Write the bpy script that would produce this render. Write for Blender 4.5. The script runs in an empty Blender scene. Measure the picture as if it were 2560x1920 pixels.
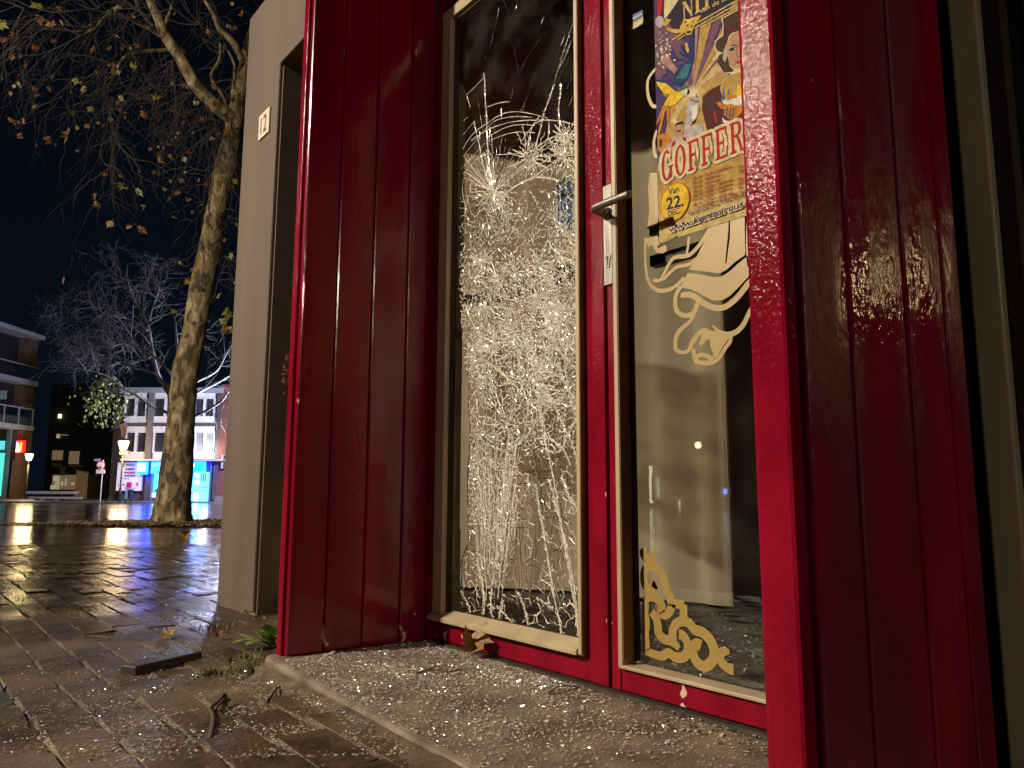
import bpy, bmesh, math, random
import numpy as np
from mathutils import Vector, Matrix, geometry
random.seed(7)
SC = bpy.context.scene
COL = SC.collection

# ------------------------------------------------------------------ camera
F_PX, IW, IH = 1900.0, 2560, 1920
CAM = np.array([0.0, -1.2263, 0.4223])
def _cam_axes(pitch, yaw, roll):
    y, p, r = map(math.radians, (yaw, pitch, roll))
    fw = np.array([-math.cos(y)*math.cos(p), math.sin(y)*math.cos(p), math.sin(p)])
    rt = np.cross(fw, [0, 0, 1.0]); rt /= np.linalg.norm(rt)
    up = np.cross(rt, fw)
    rt2 = rt*math.cos(r) + up*math.sin(r)
    return rt2, np.cross(rt2, fw), fw
RT, UP, FW = _cam_axes(8.0, 39.0, 0.25)
FH = np.array([FW[0], FW[1], 0]); FH /= np.linalg.norm(FH)
RH = np.cross(FH, [0, 0, 1.0])
cam = bpy.data.cameras.new('camera'); co = bpy.data.objects.new('camera', cam); COL.objects.link(co)
cam.sensor_width = 36; cam.lens = F_PX/IW*36; cam.clip_start = 0.02; cam.clip_end = 600
co.matrix_world = Matrix(((RT[0], UP[0], -FW[0], CAM[0]), (RT[1], UP[1], -FW[1], CAM[1]), (RT[2], UP[2], -FW[2], CAM[2]), (0, 0, 0, 1)))
SC.camera = co
def ray(u, v): return RT*((u-IW/2)/F_PX) - UP*((v-IH/2)/F_PX) + FW
def on(u, v, ax, val):                       # photo point -> world point on an axis plane
    d = ray(u, v); return CAM + d*((val-CAM[ax])/d[ax])
def far(u, v, D):                            # photo point -> world point on the upright plane D metres ahead
    d = ray(u, v); return CAM + d*(D/float(d@FH))
def proj(P):
    q = np.array(P, float)-CAM; z = q@FW
    return IW/2+F_PX*(q@RT)/z, IH/2-F_PX*(q@UP)/z, z

# ------------------------------------------------------------------ night sky, exposure
W = bpy.data.worlds.new('World'); SC.world = W; W.use_nodes = True
nt = W.node_tree; bg = nt.nodes['Background']
tc = nt.nodes.new('ShaderNodeTexCoord'); sp = nt.nodes.new('ShaderNodeSeparateXYZ'); rp = nt.nodes.new('ShaderNodeValToRGB')
nt.links.new(tc.outputs['Generated'], sp.inputs[0]); nt.links.new(sp.outputs['Z'], rp.inputs[0]); nt.links.new(rp.outputs[0], bg.inputs[0])
rp.color_ramp.elements[0].position = 0.0; rp.color_ramp.elements[0].color = (0.0018, 0.0035, 0.0076, 1)
rp.color_ramp.elements[1].position = 0.75; rp.color_ramp.elements[1].color = (0.0004, 0.0006, 0.0010, 1)
bg.inputs[1].default_value = 1.0
SC.view_settings.view_transform = 'Standard'; SC.view_settings.look = 'None'
SC.view_settings.exposure = 0.45; SC.view_settings.gamma = 1.0; SC.view_settings.use_curve_mapping = False
SC.cycles.use_denoising = True
SC.cycles.sample_clamp_indirect = 4.0; SC.cycles.sample_clamp_direct = 0
SC.cycles.max_bounces = 8; SC.cycles.transparent_max_bounces = 24
SC.cycles.caustics_reflective = False; SC.cycles.caustics_refractive = False

# ------------------------------------------------------------------ materials
def mat(name, c1, c2=None, scale=8, rough=.6, rough2=None, bump=0, bscale=60, stretch=(1, 1, 1), metal=0, coat=0, spec=.5,
        chips=None, detail=5, emit=None, estr=0, bstretch=None, contrast=(.35, .65), trans=0):
    m = bpy.data.materials.new(name); m.use_nodes = True; n = m.node_tree.nodes; l = m.node_tree.links
    b = n['Principled BSDF']
    b.inputs['Roughness'].default_value = rough; b.inputs['Metallic'].default_value = metal
    b.inputs['Coat Weight'].default_value = coat; b.inputs['Coat Roughness'].default_value = .06
    b.inputs['Specular IOR Level'].default_value = spec
    b.inputs['Base Color'].default_value = (*c1, 1)
    if trans: b.inputs['Transmission Weight'].default_value = trans
    t = n.new('ShaderNodeTexCoord')
    def noise(sc, st, det=5):
        mp = n.new('ShaderNodeMapping'); mp.inputs['Scale'].default_value = st; l.new(t.outputs['Object'], mp.inputs[0])
        x = n.new('ShaderNodeTexNoise'); x.inputs['Scale'].default_value = sc; x.inputs['Detail'].default_value = det
        l.new(mp.outputs[0], x.inputs['Vector']); return x
    col = None
    if c2 is not None:
        x = noise(scale, stretch, detail); r = n.new('ShaderNodeValToRGB')
        r.color_ramp.elements[0].position, r.color_ramp.elements[1].position = contrast
        r.color_ramp.elements[0].color = (*c1, 1); r.color_ramp.elements[1].color = (*c2, 1)
        l.new(x.outputs[0], r.inputs[0]); col = r.outputs[0]
        if rough2 is not None:
            mr = n.new('ShaderNodeMapRange'); mr.inputs[1].default_value, mr.inputs[2].default_value = contrast
            mr.inputs[3].default_value, mr.inputs[4].default_value = rough, rough2
            l.new(x.outputs[0], mr.inputs[0]); l.new(mr.outputs[0], b.inputs['Roughness'])
    if chips is not None:                    # worn-off patches of another colour
        cc, cs, thr, zlim = chips
        x = noise(cs, (1, 1, .55), 3); mr = n.new('ShaderNodeMath'); mr.operation = 'GREATER_THAN'
        l.new(x.outputs[0], mr.inputs[0])
        sx = n.new('ShaderNodeSeparateXYZ'); l.new(t.outputs['Object'], sx.inputs[0])
        zr = n.new('ShaderNodeMapRange'); zr.inputs[1].default_value, zr.inputs[2].default_value = 0.0, zlim
        zr.inputs[3].default_value, zr.inputs[4].default_value = thr, thr+.09
        l.new(sx.outputs['Z'], zr.inputs[0]); l.new(zr.outputs[0], mr.inputs[1])
        mx = n.new('ShaderNodeMix'); mx.data_type = 'RGBA'; l.new(mr.outputs[0], mx.inputs[0])
        if col is not None: l.new(col, mx.inputs[6])
        else: mx.inputs[6].default_value = (*c1, 1)
        mx.inputs[7].default_value = (*cc, 1); col = mx.outputs[2]
    if col is not None: l.new(col, b.inputs['Base Color'])
    if bump:
        x = noise(bscale, bstretch or stretch, 4); bp = n.new('ShaderNodeBump'); bp.inputs['Strength'].default_value = bump
        bp.inputs['Distance'].default_value = .004
        l.new(x.outputs[0], bp.inputs['Height']); l.new(bp.outputs[0], b.inputs['Normal'])
        if coat: l.new(bp.outputs[0], b.inputs['Coat Normal'])
    if emit:
        b.inputs['Emission Color'].default_value = (*emit, 1); b.inputs['Emission Strength'].default_value = estr
    return m
def glass_mat(name, tint=(.93, .95, .93), ior=1.5, rough=0.0, bump=0, dirt=0.0, boost=1.0):
    m = bpy.data.materials.new(name); m.use_nodes = True; n = m.node_tree.nodes; l = m.node_tree.links
    n.remove(n['Principled BSDF']); o = n['Material Output']
    tr = n.new('ShaderNodeBsdfTransparent'); tr.inputs[0].default_value = (*tint, 1)
    gl = n.new('ShaderNodeBsdfGlossy'); gl.inputs['Roughness'].default_value = rough
    lw = n.new('ShaderNodeLayerWeight'); lw.inputs['Blend'].default_value = .5
    pw = n.new('ShaderNodeMath'); pw.operation = 'POWER'; pw.inputs[1].default_value = 5; l.new(lw.outputs['Facing'], pw.inputs[0])
    r0 = ((ior-1)/(ior+1))**2*boost; mu = n.new('ShaderNodeMath'); mu.operation = 'MULTIPLY_ADD'; mu.inputs[1].default_value = 1-r0; mu.inputs[2].default_value = r0
    mx = n.new('ShaderNodeMixShader'); l.new(pw.outputs[0], mu.inputs[0]); l.new(mu.outputs[0], mx.inputs[0]); l.new(tr.outputs[0], mx.inputs[1]); l.new(gl.outputs[0], mx.inputs[2])
    out = mx
    if dirt:
        d = n.new('ShaderNodeBsdfDiffuse'); d.inputs[0].default_value = (.6, .57, .5, 1)
        t = n.new('ShaderNodeTexCoord'); x = n.new('ShaderNodeTexNoise'); x.inputs['Scale'].default_value = 9; x.inputs['Detail'].default_value = 8
        l.new(t.outputs['Object'], x.inputs['Vector']); mr = n.new('ShaderNodeMapRange')
        mr.inputs[1].default_value, mr.inputs[2].default_value, mr.inputs[3].default_value, mr.inputs[4].default_value = .45, .8, 0, dirt
        l.new(x.outputs[0], mr.inputs[0]); m2 = n.new('ShaderNodeMixShader'); l.new(mr.outputs[0], m2.inputs[0])
        l.new(mx.outputs[0], m2.inputs[1]); l.new(d.outputs[0], m2.inputs[2]); out = m2
    l.new(out.outputs[0], o.inputs[0]); return m
def flat(name, c, rough=.5, spec=.3): return mat(name, c, rough=rough, spec=spec)
def glow(name, c, s, base=(.02, .02, .02)): return mat(name, base, rough=.4, emit=c, estr=s)

def shard_mat():
    m = bpy.data.materials.new('glass_shard'); m.use_nodes = True; n = m.node_tree.nodes; l = m.node_tree.links
    n.remove(n['Principled BSDF']); o = n['Material Output']
    tr = n.new('ShaderNodeBsdfTransparent'); tr.inputs[0].default_value = (.86, .88, .85, 1)
    gl = n.new('ShaderNodeBsdfGlossy'); gl.inputs['Roughness'].default_value = .17
    df = n.new('ShaderNodeBsdfTranslucent'); df.inputs[0].default_value = (.75, .74, .66, 1); d2 = n.new('ShaderNodeBsdfDiffuse'); d2.inputs[0].default_value = (.88, .80, .66, 1)
    g = n.new('ShaderNodeNewGeometry'); wn = n.new('ShaderNodeMapRange'); wn.inputs[3].default_value, wn.inputs[4].default_value = .16, .95
    pw = n.new('ShaderNodeMath'); pw.operation = 'POWER'; pw.inputs[1].default_value = 2.2; l.new(g.outputs['Random Per Island'], pw.inputs[0]); l.new(pw.outputs[0], wn.inputs[0])
    a = n.new('ShaderNodeMixShader'); l.new(wn.outputs[0], a.inputs[0]); l.new(tr.outputs[0], a.inputs[1]); l.new(d2.outputs[0], a.inputs[2])
    b = n.new('ShaderNodeMixShader'); b.inputs[0].default_value = .34; l.new(a.outputs[0], b.inputs[1]); l.new(gl.outputs[0], b.inputs[2])
    l.new(b.outputs[0], o.inputs[0]); return m
M = {}
RED = (.27, .0035, .029); RED2 = (.14, .0016, .015)
M['red'] = mat('red_gloss_paint', RED, RED2, 9, .07, .20, bump=.16, bscale=48, stretch=(1, 1, .10), bstretch=(1, 1, .42), coat=.0, spec=.5, chips=((.55, .42, .27), 26, .665, .28), contrast=(.3, .72), detail=8)
M['red_bumpy'] = mat('red_bumpy_gloss_paint', RED, RED2, 11, .025, .42, bump=.45, bscale=80, stretch=(1, 1, .22), bstretch=(1, 1, .42), coat=.0, spec=.5, chips=((.55, .42, .27), 26, .665, .28), contrast=(.42, .60), detail=8)
M['red_old'] = mat('red_worn_paint', (.255, .0045, .022), (.165, .003, .013), 12, .10, bump=.34, bscale=170, stretch=(1, 1, .5), coat=.0, bstretch=(1, 1, .8), detail=3, spec=.11, chips=((.62, .52, .36), 24, .675, .5))
M['bead'] = mat('beige_glazing_bead', (.50, .40, .25), (.40, .31, .19), 18, .42, bump=.15, bscale=90, stretch=(1, 1, .2), spec=.5)
M['bead_b'] = mat('beige_window_frame', (.42, .35, .22), (.36, .30, .19), 12, .28, bump=.04, bscale=60, stretch=(1, 1, .2))
M['dark_wood'] = mat('dark_stained_wood', (.05, .028, .012), (.03, .016, .008), 20, .45, bump=.2, bscale=60, stretch=(1, 1, .15))
M['plaster'] = mat('grey_brown_render', (.138, .102, .080), (.088, .065, .051), 3.2, .75, bump=.3, bscale=110, stretch=(1, 1, .22), spec=.3, detail=9, contrast=(.32, .7), chips=((.10, .075, .055), 38, .735, .35))
M['veil'] = glass_mat('shade_film', (.88, .86, .83), dirt=.5)  # half clear film for the added shade panel
M['plaster_in'] = mat('shaded_reveal', (.115, .09, .07), (.09, .07, .055), 8, .75, bump=.15, bscale=120)  # inner side of the pillar, its shade put into a darker render colour
M['steel'] = mat('brushed_steel', (.27, .25, .22), (.17, .16, .14), 60, .38, .55, bump=.06, bscale=200, stretch=(1, 1, .1), metal=1)
M['black'] = mat('black_rubber', (.012, .011, .010), rough=.5)
M['blackhole'] = flat('keyhole_dark', (.01, .01, .01))
M['cloth'] = mat('beige_curtain_cloth', (.54, .43, .315), (.34, .265, .19), 1.7, .85, bump=.6, bscale=9, stretch=(1, 1, .3), spec=.2, contrast=(.34, .66), detail=7)
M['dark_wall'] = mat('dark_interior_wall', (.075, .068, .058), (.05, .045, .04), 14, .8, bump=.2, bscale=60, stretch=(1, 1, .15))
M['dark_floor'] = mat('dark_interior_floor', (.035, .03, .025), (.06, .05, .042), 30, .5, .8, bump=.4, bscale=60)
M['gold'] = mat('gold_film', (.40, .275, .08), (.34, .23, .062), 5, .42, spec=.5)
M['stone'] = mat('worn_concrete_step', (.24, .185, .135), (.085, .064, .046), 9, .55, .8, bump=.55, bscale=90, detail=9)
M['ground'] = None
M['glass'] = glass_mat('window_glass', dirt=.012, boost=1.5)
M['pane'] = glass_mat('laminated_glass', (.93, .92, .90), dirt=.03)
M['crack'] = mat('crushed_glass_edge', (.92, .88, .76), (.78, .73, .60), 120, .2, spec=1.0, coat=.6)
M['crack_dark'] = mat('dark_hairline_crack', (.03, .026, .022), rough=.2, spec=.8)
M['crumb'] = mat('glass_crumb', (.84, .84, .78), rough=.10, spec=1.0, coat=1.0)
M['shard'] = shard_mat()
M['bark'] = None
M['metal_dark'] = mat('dark_lamp_metal', (.03, .032, .03), rough=.4)
M['soil'] = mat('leaf_litter', (.17, .12, .06), (.09, .065, .035), 25, .9, bump=.5, bscale=40)

def ground_material():
    m = bpy.data.materials.new('wet_paving'); m.use_nodes = True; n = m.node_tree.nodes; l = m.node_tree.links; b = n['Principled BSDF']
    t = n.new('ShaderNodeTexCoord')
    br = n.new('ShaderNodeTexBrick'); br.inputs['Scale'].default_value = 1.0
    br.inputs['Brick Width'].default_value = .2; br.inputs['Row Height'].default_value = .1; br.inputs['Mortar Size'].default_value = .006
    br.inputs['Color1'].default_value = (.055, .035, .022, 1); br.inputs['Color2'].default_value = (.032, .021, .014, 1); br.inputs['Mortar'].default_value = (.02, .015, .012, 1)
    l.new(t.outputs['Object'], br.inputs['Vector'])
    x = n.new('ShaderNodeTexNoise'); x.inputs['Scale'].default_value = .9; x.inputs['Detail'].default_value = 6; l.new(t.outputs['Object'], x.inputs['Vector'])
    r = n.new('ShaderNodeMapRange'); r.inputs[1].default_value, r.inputs[2].default_value, r.inputs[3].default_value, r.inputs[4].default_value = .38, .66, .07, .22
    l.new(x.outputs[0], r.inputs[0]); l.new(r.outputs[0], b.inputs['Roughness'])
    l.new(br.outputs['Color'], b.inputs['Base Color'])
    y = n.new('ShaderNodeTexNoise'); y.inputs['Scale'].default_value = 16; y.inputs['Detail'].default_value = 3; l.new(t.outputs['Object'], y.inputs['Vector'])
    bp = n.new('ShaderNodeBump'); bp.inputs['Strength'].default_value = .45; bp.inputs['Distance'].default_value = .006
    l.new(y.outputs[0], bp.inputs['Height'])
    b2 = n.new('ShaderNodeBump'); b2.inputs['Strength'].default_value = .25; b2.inputs['Distance'].default_value = .004; b2.invert = True
    l.new(br.outputs['Fac'], b2.inputs['Height']); l.new(bp.outputs[0], b2.inputs['Normal']); l.new(b2.outputs[0], b.inputs['Normal'])
    b.inputs['Specular IOR Level'].default_value = .6
    return m
M['ground'] = ground_material()
def brick_material():
    m = bpy.data.materials.new('dirty_clinker_brick'); m.use_nodes = True; n = m.node_tree.nodes; l = m.node_tree.links; b = n['Principled BSDF']
    g = n.new('ShaderNodeNewGeometry')
    def noise(s, d=6):
        x = n.new('ShaderNodeTexNoise'); x.inputs['Scale'].default_value = s; x.inputs['Detail'].default_value = d; l.new(g.outputs['Position'], x.inputs['Vector']); return x
    a = noise(22, 8); r = n.new('ShaderNodeValToRGB'); r.color_ramp.elements[0].position = .34; r.color_ramp.elements[1].position = .68
    r.color_ramp.elements[0].color = (.021, .0125, .0065, 1); r.color_ramp.elements[1].color = (.076, .046, .025, 1); l.new(a.outputs[0], r.inputs[0])
    oi = n.new('ShaderNodeObjectInfo'); hs = n.new('ShaderNodeMapRange'); hs.inputs[3].default_value, hs.inputs[4].default_value = .65, 1.3; l.new(oi.outputs['Random'], hs.inputs[0])
    mu = n.new('ShaderNodeVectorMath'); mu.operation = 'SCALE'; l.new(r.outputs[0], mu.inputs[0]); l.new(hs.outputs[0], mu.inputs['Scale'])
    # trodden sand lies over the bricks in patches
    s = noise(2.6, 7); sr = n.new('ShaderNodeMapRange'); sr.inputs[1].default_value, sr.inputs[2].default_value = .46, .66; sxp = n.new('ShaderNodeSeparateXYZ'); l.new(g.outputs['Position'], sxp.inputs[0]); sy = n.new('ShaderNodeMath'); sy.operation = 'MULTIPLY_ADD'; sy.inputs[1].default_value = .14; sy.inputs[2].default_value = .10; l.new(sxp.outputs['Y'], sy.inputs[0]); sa = n.new('ShaderNodeMath'); sa.operation = 'ADD'; l.new(s.outputs[0], sa.inputs[0]); l.new(sy.outputs[0], sa.inputs[1]); l.new(sa.outputs[0], sr.inputs[0])
    mx = n.new('ShaderNodeMix'); mx.data_type = 'RGBA'; l.new(sr.outputs[0], mx.inputs[0]); l.new(mu.outputs[0], mx.inputs[6]); mx.inputs[7].default_value = (.13, .088, .050, 1)
    w = noise(1.7, 5); wr = n.new('ShaderNodeMapRange'); wr.inputs[1].default_value, wr.inputs[2].default_value, wr.inputs[3].default_value, wr.inputs[4].default_value = .36, .62, .30, .80
    l.new(w.outputs[0], wr.inputs[0])
    px = n.new('ShaderNodeSeparateXYZ'); l.new(g.outputs['Position'], px.inputs[0])       # the open square is wet, the ground by the wall dry
    wx = n.new('ShaderNodeMath'); wx.operation = 'ADD'; l.new(px.outputs['X'], wx.inputs[0]); wy = n.new('ShaderNodeMath'); wy.operation = 'MULTIPLY'; wy.inputs[1].default_value = 1.3; l.new(w.outputs[0], wy.inputs[0]); l.new(wy.outputs[0], wx.inputs[1])
    wm = n.new('ShaderNodeMapRange'); wm.inputs[1].default_value, wm.inputs[2].default_value, wm.inputs[3].default_value, wm.inputs[4].default_value = -3.6, -2.2, .28, 1.0; l.new(wx.outputs[0], wm.inputs[0])
    wq = n.new('ShaderNodeMath'); wq.operation = 'MULTIPLY'; l.new(wr.outputs[0], wq.inputs[0]); l.new(wm.outputs[0], wq.inputs[1]); l.new(wq.outputs[0], b.inputs['Roughness'])
    wd = n.new('ShaderNodeMapRange'); wd.inputs[1].default_value, wd.inputs[2].default_value, wd.inputs[3].default_value, wd.inputs[4].default_value = -3.3, -1.2, .38, 1.0; l.new(wx.outputs[0], wd.inputs[0])  # wet brick darker out there, also toned down to offset strong lamplight
    wc = n.new('ShaderNodeVectorMath'); wc.operation = 'SCALE'; l.new(mx.outputs[2], wc.inputs[0]); l.new(wd.outputs[0], wc.inputs['Scale']); l.new(wc.outputs[0], b.inputs['Base Color'])
    y = noise(70, 6); bp = n.new('ShaderNodeBump'); bp.inputs['Strength'].default_value = .7; bp.inputs['Distance'].default_value = .006; l.new(y.outputs[0], bp.inputs['Height']); l.new(bp.outputs[0], b.inputs['Normal'])
    return m
M['brick'] = brick_material()
def bark_material(name, dark, mid, pale, scale):
    m = bpy.data.materials.new(name); m.use_nodes = True; n = m.node_tree.nodes; l = m.node_tree.links; b = n['Principled BSDF']
    t = n.new('ShaderNodeTexCoord'); mp = n.new('ShaderNodeMapping'); mp.inputs['Scale'].default_value = (1, 1, .42); l.new(t.outputs['Object'], mp.inputs[0])
    x = n.new('ShaderNodeTexNoise'); x.inputs['Scale'].default_value = scale; x.inputs['Detail'].default_value = 4; x.inputs['Distortion'].default_value = .6; l.new(mp.outputs[0], x.inputs['Vector'])
    r = n.new('ShaderNodeValToRGB'); e = r.color_ramp.elements; e[0].position = .43; e[0].color = (*dark, 1); e[1].position = .60; e[1].color = (*pale, 1)
    k = e.new(.47); k.color = (*mid, 1); k = e.new(.57); k.color = (*mid, 1); l.new(x.outputs[0], r.inputs[0])
    y = n.new('ShaderNodeTexNoise'); y.inputs['Scale'].default_value = scale*8; y.inputs['Detail'].default_value = 4; l.new(mp.outputs[0], y.inputs['Vector'])
    mx = n.new('ShaderNodeMix'); mx.data_type = 'RGBA'; mx.blend_type = 'MULTIPLY'; mx.inputs[0].default_value = .6; l.new(r.outputs[0], mx.inputs[6]); l.new(y.outputs[1], mx.inputs[7])
    l.new(mx.outputs[2], b.inputs['Base Color']); b.inputs['Roughness'].default_value = .8
    bp = n.new('ShaderNodeBump'); bp.inputs['Strength'].default_value = .6; bp.inputs['Distance'].default_value = .02; l.new(y.outputs[0], bp.inputs['Height']); l.new(bp.outputs[0], b.inputs['Normal'])
    return m
M['bark'] = bark_material('flaking_plane_bark', (.11, .08, .042), (.36, .255, .125), (.66, .53, .31), 8)
M['bark2'] = bark_material('pale_bark', (.20, .19, .18), (.34, .33, .32), (.5, .5, .48), 2.5)

# ------------------------------------------------------------------ object helpers
def tag(o, label=None, cat=None, group=None, kind=None):
    if label: o['label'] = label
    if cat: o['category'] = cat
    if group: o['group'] = group
    if kind: o['kind'] = kind
    return o
def thing(name, label, cat, loc=(0, 0, 0), group=None, rz=0):
    o = bpy.data.objects.new(name, None); COL.objects.link(o); o.location = tuple(float(c) for c in loc); o.rotation_euler.z = rz; o.empty_display_size = .1
    return tag(o, label, cat, group)
class MB:
    """collects faces in world coordinates, links them as one mesh object"""
    def __init__(s): s.v = []; s.f = []; s.m = []
    def add(s, pts, faces, mi=0):
        k = len(s.v); s.v += [tuple(float(c) for c in p) for p in pts]; s.f += [tuple(i+k for i in f) for f in faces]; s.m += [mi]*len(faces)
    def poly(s, pts, mi=0): s.add(pts, [tuple(range(len(pts)))], mi)
    def hexa(s, p, mi=0):                    # p: 4 bottom + 4 top corners
        s.add(p, [(3, 2, 1, 0), (4, 5, 6, 7), (0, 1, 5, 4), (1, 2, 6, 5), (2, 3, 7, 6), (3, 0, 4, 7)], mi)
    def box(s, x0, x1, y0, y1, z0, z1, mi=0):
        s.hexa([(x0, y0, z0), (x1, y0, z0), (x1, y1, z0), (x0, y1, z0), (x0, y0, z1), (x1, y0, z1), (x1, y1, z1), (x0, y1, z1)], mi)
    def slab(s, q, z0, z1, mi=0): s.prism([(x, y) for x, y in q], z0, z1, mi)
    def prism(s, q, z0, z1, mi=0):           # plan outline raised between two heights
        n = len(q); a = [(x, y, z0) for x, y in q]+[(x, y, z1) for x, y in q]
        s.add(a, [tuple(range(n-1, -1, -1)), tuple(range(n, 2*n))]+[(i, (i+1) % n, (i+1) % n+n, i+n) for i in range(n)], mi)
    def plate(s, q, y0, y1, mi=0):           # outline in x,z with thickness along y (front y0)
        n = len(q); a = [(x, y0, z) for x, z in q]+[(x, y1, z) for x, z in q]
        s.add(a, [tuple(range(n)), tuple(range(2*n-1, n-1, -1))]+[(i, i+n, (i+1) % n+n, (i+1) % n) for i in range(n)], mi)
    def tube(s, pts, rad, n=8, mi=0, cap=True):
        pts = [Vector([float(c) for c in p]) for p in pts]
        if not hasattr(rad, '__len__'): rad = [rad]*len(pts)
        k = len(s.v); prev = None
        for i, p in enumerate(pts):
            d = (pts[min(i+1, len(pts)-1)]-pts[max(i-1, 0)]).normalized()
            if prev is None: a = d.orthogonal().normalized()
            else: a = (prev-d*prev.dot(d)); a = a.normalized() if a.length > 1e-6 else d.orthogonal().normalized()
            prev = a; b = d.cross(a)
            for j in range(n):
                t = 2*math.pi*j/n; q = p+(a*math.cos(t)+b*math.sin(t))*rad[i]; s.v.append(tuple(q))
        for i in range(len(pts)-1):
            for j in range(n):
                s.f.append((k+i*n+j, k+i*n+(j+1) % n, k+(i+1)*n+(j+1) % n, k+(i+1)*n+j)); s.m.append(mi)
        if cap:
            s.f.append(tuple(k+j for j in range(n-1, -1, -1))); s.f.append(tuple(k+(len(pts)-1)*n+j for j in range(n))); s.m += [mi, mi]
    def lathe(s, c, prof, n=16, mi=0):       # prof: (radius, z) up an upright axis
        s.tube([(c[0], c[1], c[2]+z) for r, z in prof], [max(r, .0005) for r, z in prof], n, mi)
    def build(s, name, mats, parent=None, smooth=False, bevel=0, kind=None, label=None):
        me = bpy.data.meshes.new(name); off = np.array(parent_world(parent)) if parent else np.zeros(3)
        me.from_pydata([tuple(np.array(p)-off) for p in s.v], [], s.f)
        for m in (mats if isinstance(mats, (list, tuple)) else [mats]): me.materials.append(m)
        me.polygons.foreach_set('material_index', s.m)
        if smooth: me.polygons.foreach_set('use_smooth', [True]*len(me.polygons))
        me.update()
        o = bpy.data.objects.new(name, me); COL.objects.link(o)
        if parent: o.parent = parent
        if bevel:
            b = o.modifiers.new('bevel', 'BEVEL'); b.width = bevel; b.segments = 2; b.limit_method = 'ANGLE'; b.angle_limit = math.radians(40)
        if kind: o['kind'] = kind
        if label: o['label'] = label
        return o
def parent_world(p):
    v = Vector((0, 0, 0))
    while p is not None: v = v+Vector(p.location); p = p.parent
    return v
def text_mesh(s, body, size, org, mi=0, bold=0, y=0, shear=0, xs=1.0, spacing=1.0, align='LEFT'):
    """flat lettering in the x,z plane, added to MB s; org = lower left (x, z)"""
    cu = bpy.data.curves.new('t', 'FONT'); cu.body = body; cu.size = size; cu.offset = bold; cu.shear = shear; cu.space_character = spacing; cu.align_x = align; cu.resolution_u = 3
    ob = bpy.data.objects.new('t', cu); COL.objects.link(ob)
    dg = bpy.context.evaluated_depsgraph_get(); me = bpy.data.meshes.new_from_object(ob.evaluated_get(dg))
    s.add([(org[0]+v.co.x*xs, y, org[1]+v.co.y) for v in me.vertices], [tuple(p.vertices) for p in me.polygons], mi)
    w = max([v.co.x*xs for v in me.vertices] or [0])
    bpy.data.objects.remove(ob); bpy.data.curves.remove(cu); bpy.data.meshes.remove(me); return w
def smooth_path(pts, n=6, closed=False):     # Catmull-Rom through the points
    P = [np.array(p, float) for p in pts]; out = []; N = len(P)
    for i in range(N if closed else N-1):
        a, b, c, d = ((P[(i-1) % N], P[i], P[(i+1) % N], P[(i+2) % N]) if closed else (P[max(i-1, 0)], P[i], P[i+1], P[min(i+2, N-1)]))
        for k in range(n):
            t = k/n; out.append(.5*((2*b)+(-a+c)*t+(2*a-5*b+4*c-d)*t*t+(-a+3*b-3*c+d)*t**3))
    if not closed: out.append(P[-1])
    return out
def point_light(name, loc, power, color, radius=.08, parent=None):
    li = bpy.data.lights.new(name, 'POINT'); li.energy = power; li.color = color; li.shadow_soft_size = radius
    o = bpy.data.objects.new(name, li); COL.objects.link(o); o.location = Vector([float(c) for c in loc])-(parent_world(parent) if parent else Vector((0, 0, 0)))
    if parent: o.parent = parent
    return o
WARM = (1.0, .86, .66); COOL = (.70, .78, 1.0)
def gz(x, y): return float(np.interp(x, [-400, -3.0, -2.3, -1.9, -1.2, -.5, 3], [-.08-.007*397, -.08, -.066, -.046, -.020, -.010, -.008]))      # the square falls gently away from the shop
def on_ground(u, v):
    d = ray(u, v); lo, hi = .2, 200.0
    for _ in range(60):
        t = (lo+hi)/2; p = CAM+d*t
        if p[2] > gz(p[0], p[1]): lo = t
        else: hi = t
    return CAM+d*lo

# ------------------------------------------------------------------ ground
g = MB()
xs = [-400, -60, -30, -15, -8, -3, -2.3, -1.9, -1.2, -.5, 3, 12, 60]; ys = [-200, -40, -12, -3, 0, 6, 20, 60, 300]
for i in range(len(xs)-1):
    for j in range(len(ys)-1):
        g.poly([(xs[a], ys[b], gz(xs[a], 0)-.006) for a, b in ((i, j), (i+1, j), (i+1, j+1), (i, j+1))])
ground = g.build('ground', M['ground'], kind='structure')

# bricks: running bond, long side along the facade; the nearest ones are single objects
paving = bpy.data.objects.new('paving', None); COL.objects.link(paving); paving['kind'] = 'structure'
rng = random.Random(3)
BL, BW, GAP = .205, .098, .005
step_y = lambda x: -.445-.056*(x+1.84)
cand = []
for r in range(-60, 70):
    for c in range(-48, 20):
        y = -.50-r*(BW+GAP); x = .3+c*(BL+GAP)+(r % 2)*(BL+GAP)/2
        if y > step_y(x)+.03 and x > -1.96: continue
        if y > .06 and x > -3.60: continue
        u, v, z = proj((x, y, -.08))
        if z < .12 or u < -1500 or u > 2700 or v > 2600 or z > 7.5: continue
        cand.append((z, x, y))
cand.sort()
vari = []
for k in range(6):
    m = MB(); h = .05; j = lambda a: rng.uniform(-a, a)
    L, Wd = BL/2, BW/2
    base = [(-L, -Wd), (L, -Wd), (L, Wd), (-L, Wd)]
    lo = [(x+j(.003), y+j(.003), -h) for x, y in base]; mid = [(x+j(.004), y+j(.004), -.006) for x, y in base]
    top = [(x*.97+j(.004), y*.94+j(.004), j(.002)) for x, y in base]
    m.add(lo+mid+top, [(0, 1, 5, 4), (1, 2, 6, 5), (2, 3, 7, 6), (3, 0, 4, 7), (4, 5, 9, 8), (5, 6, 10, 9), (6, 7, 11, 10), (7, 4, 8, 11), (8, 9, 10, 11)])
    o = m.build('brick', M['brick']); vari.append(o.data); bpy.data.objects.remove(o)
rest = MB()
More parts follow.
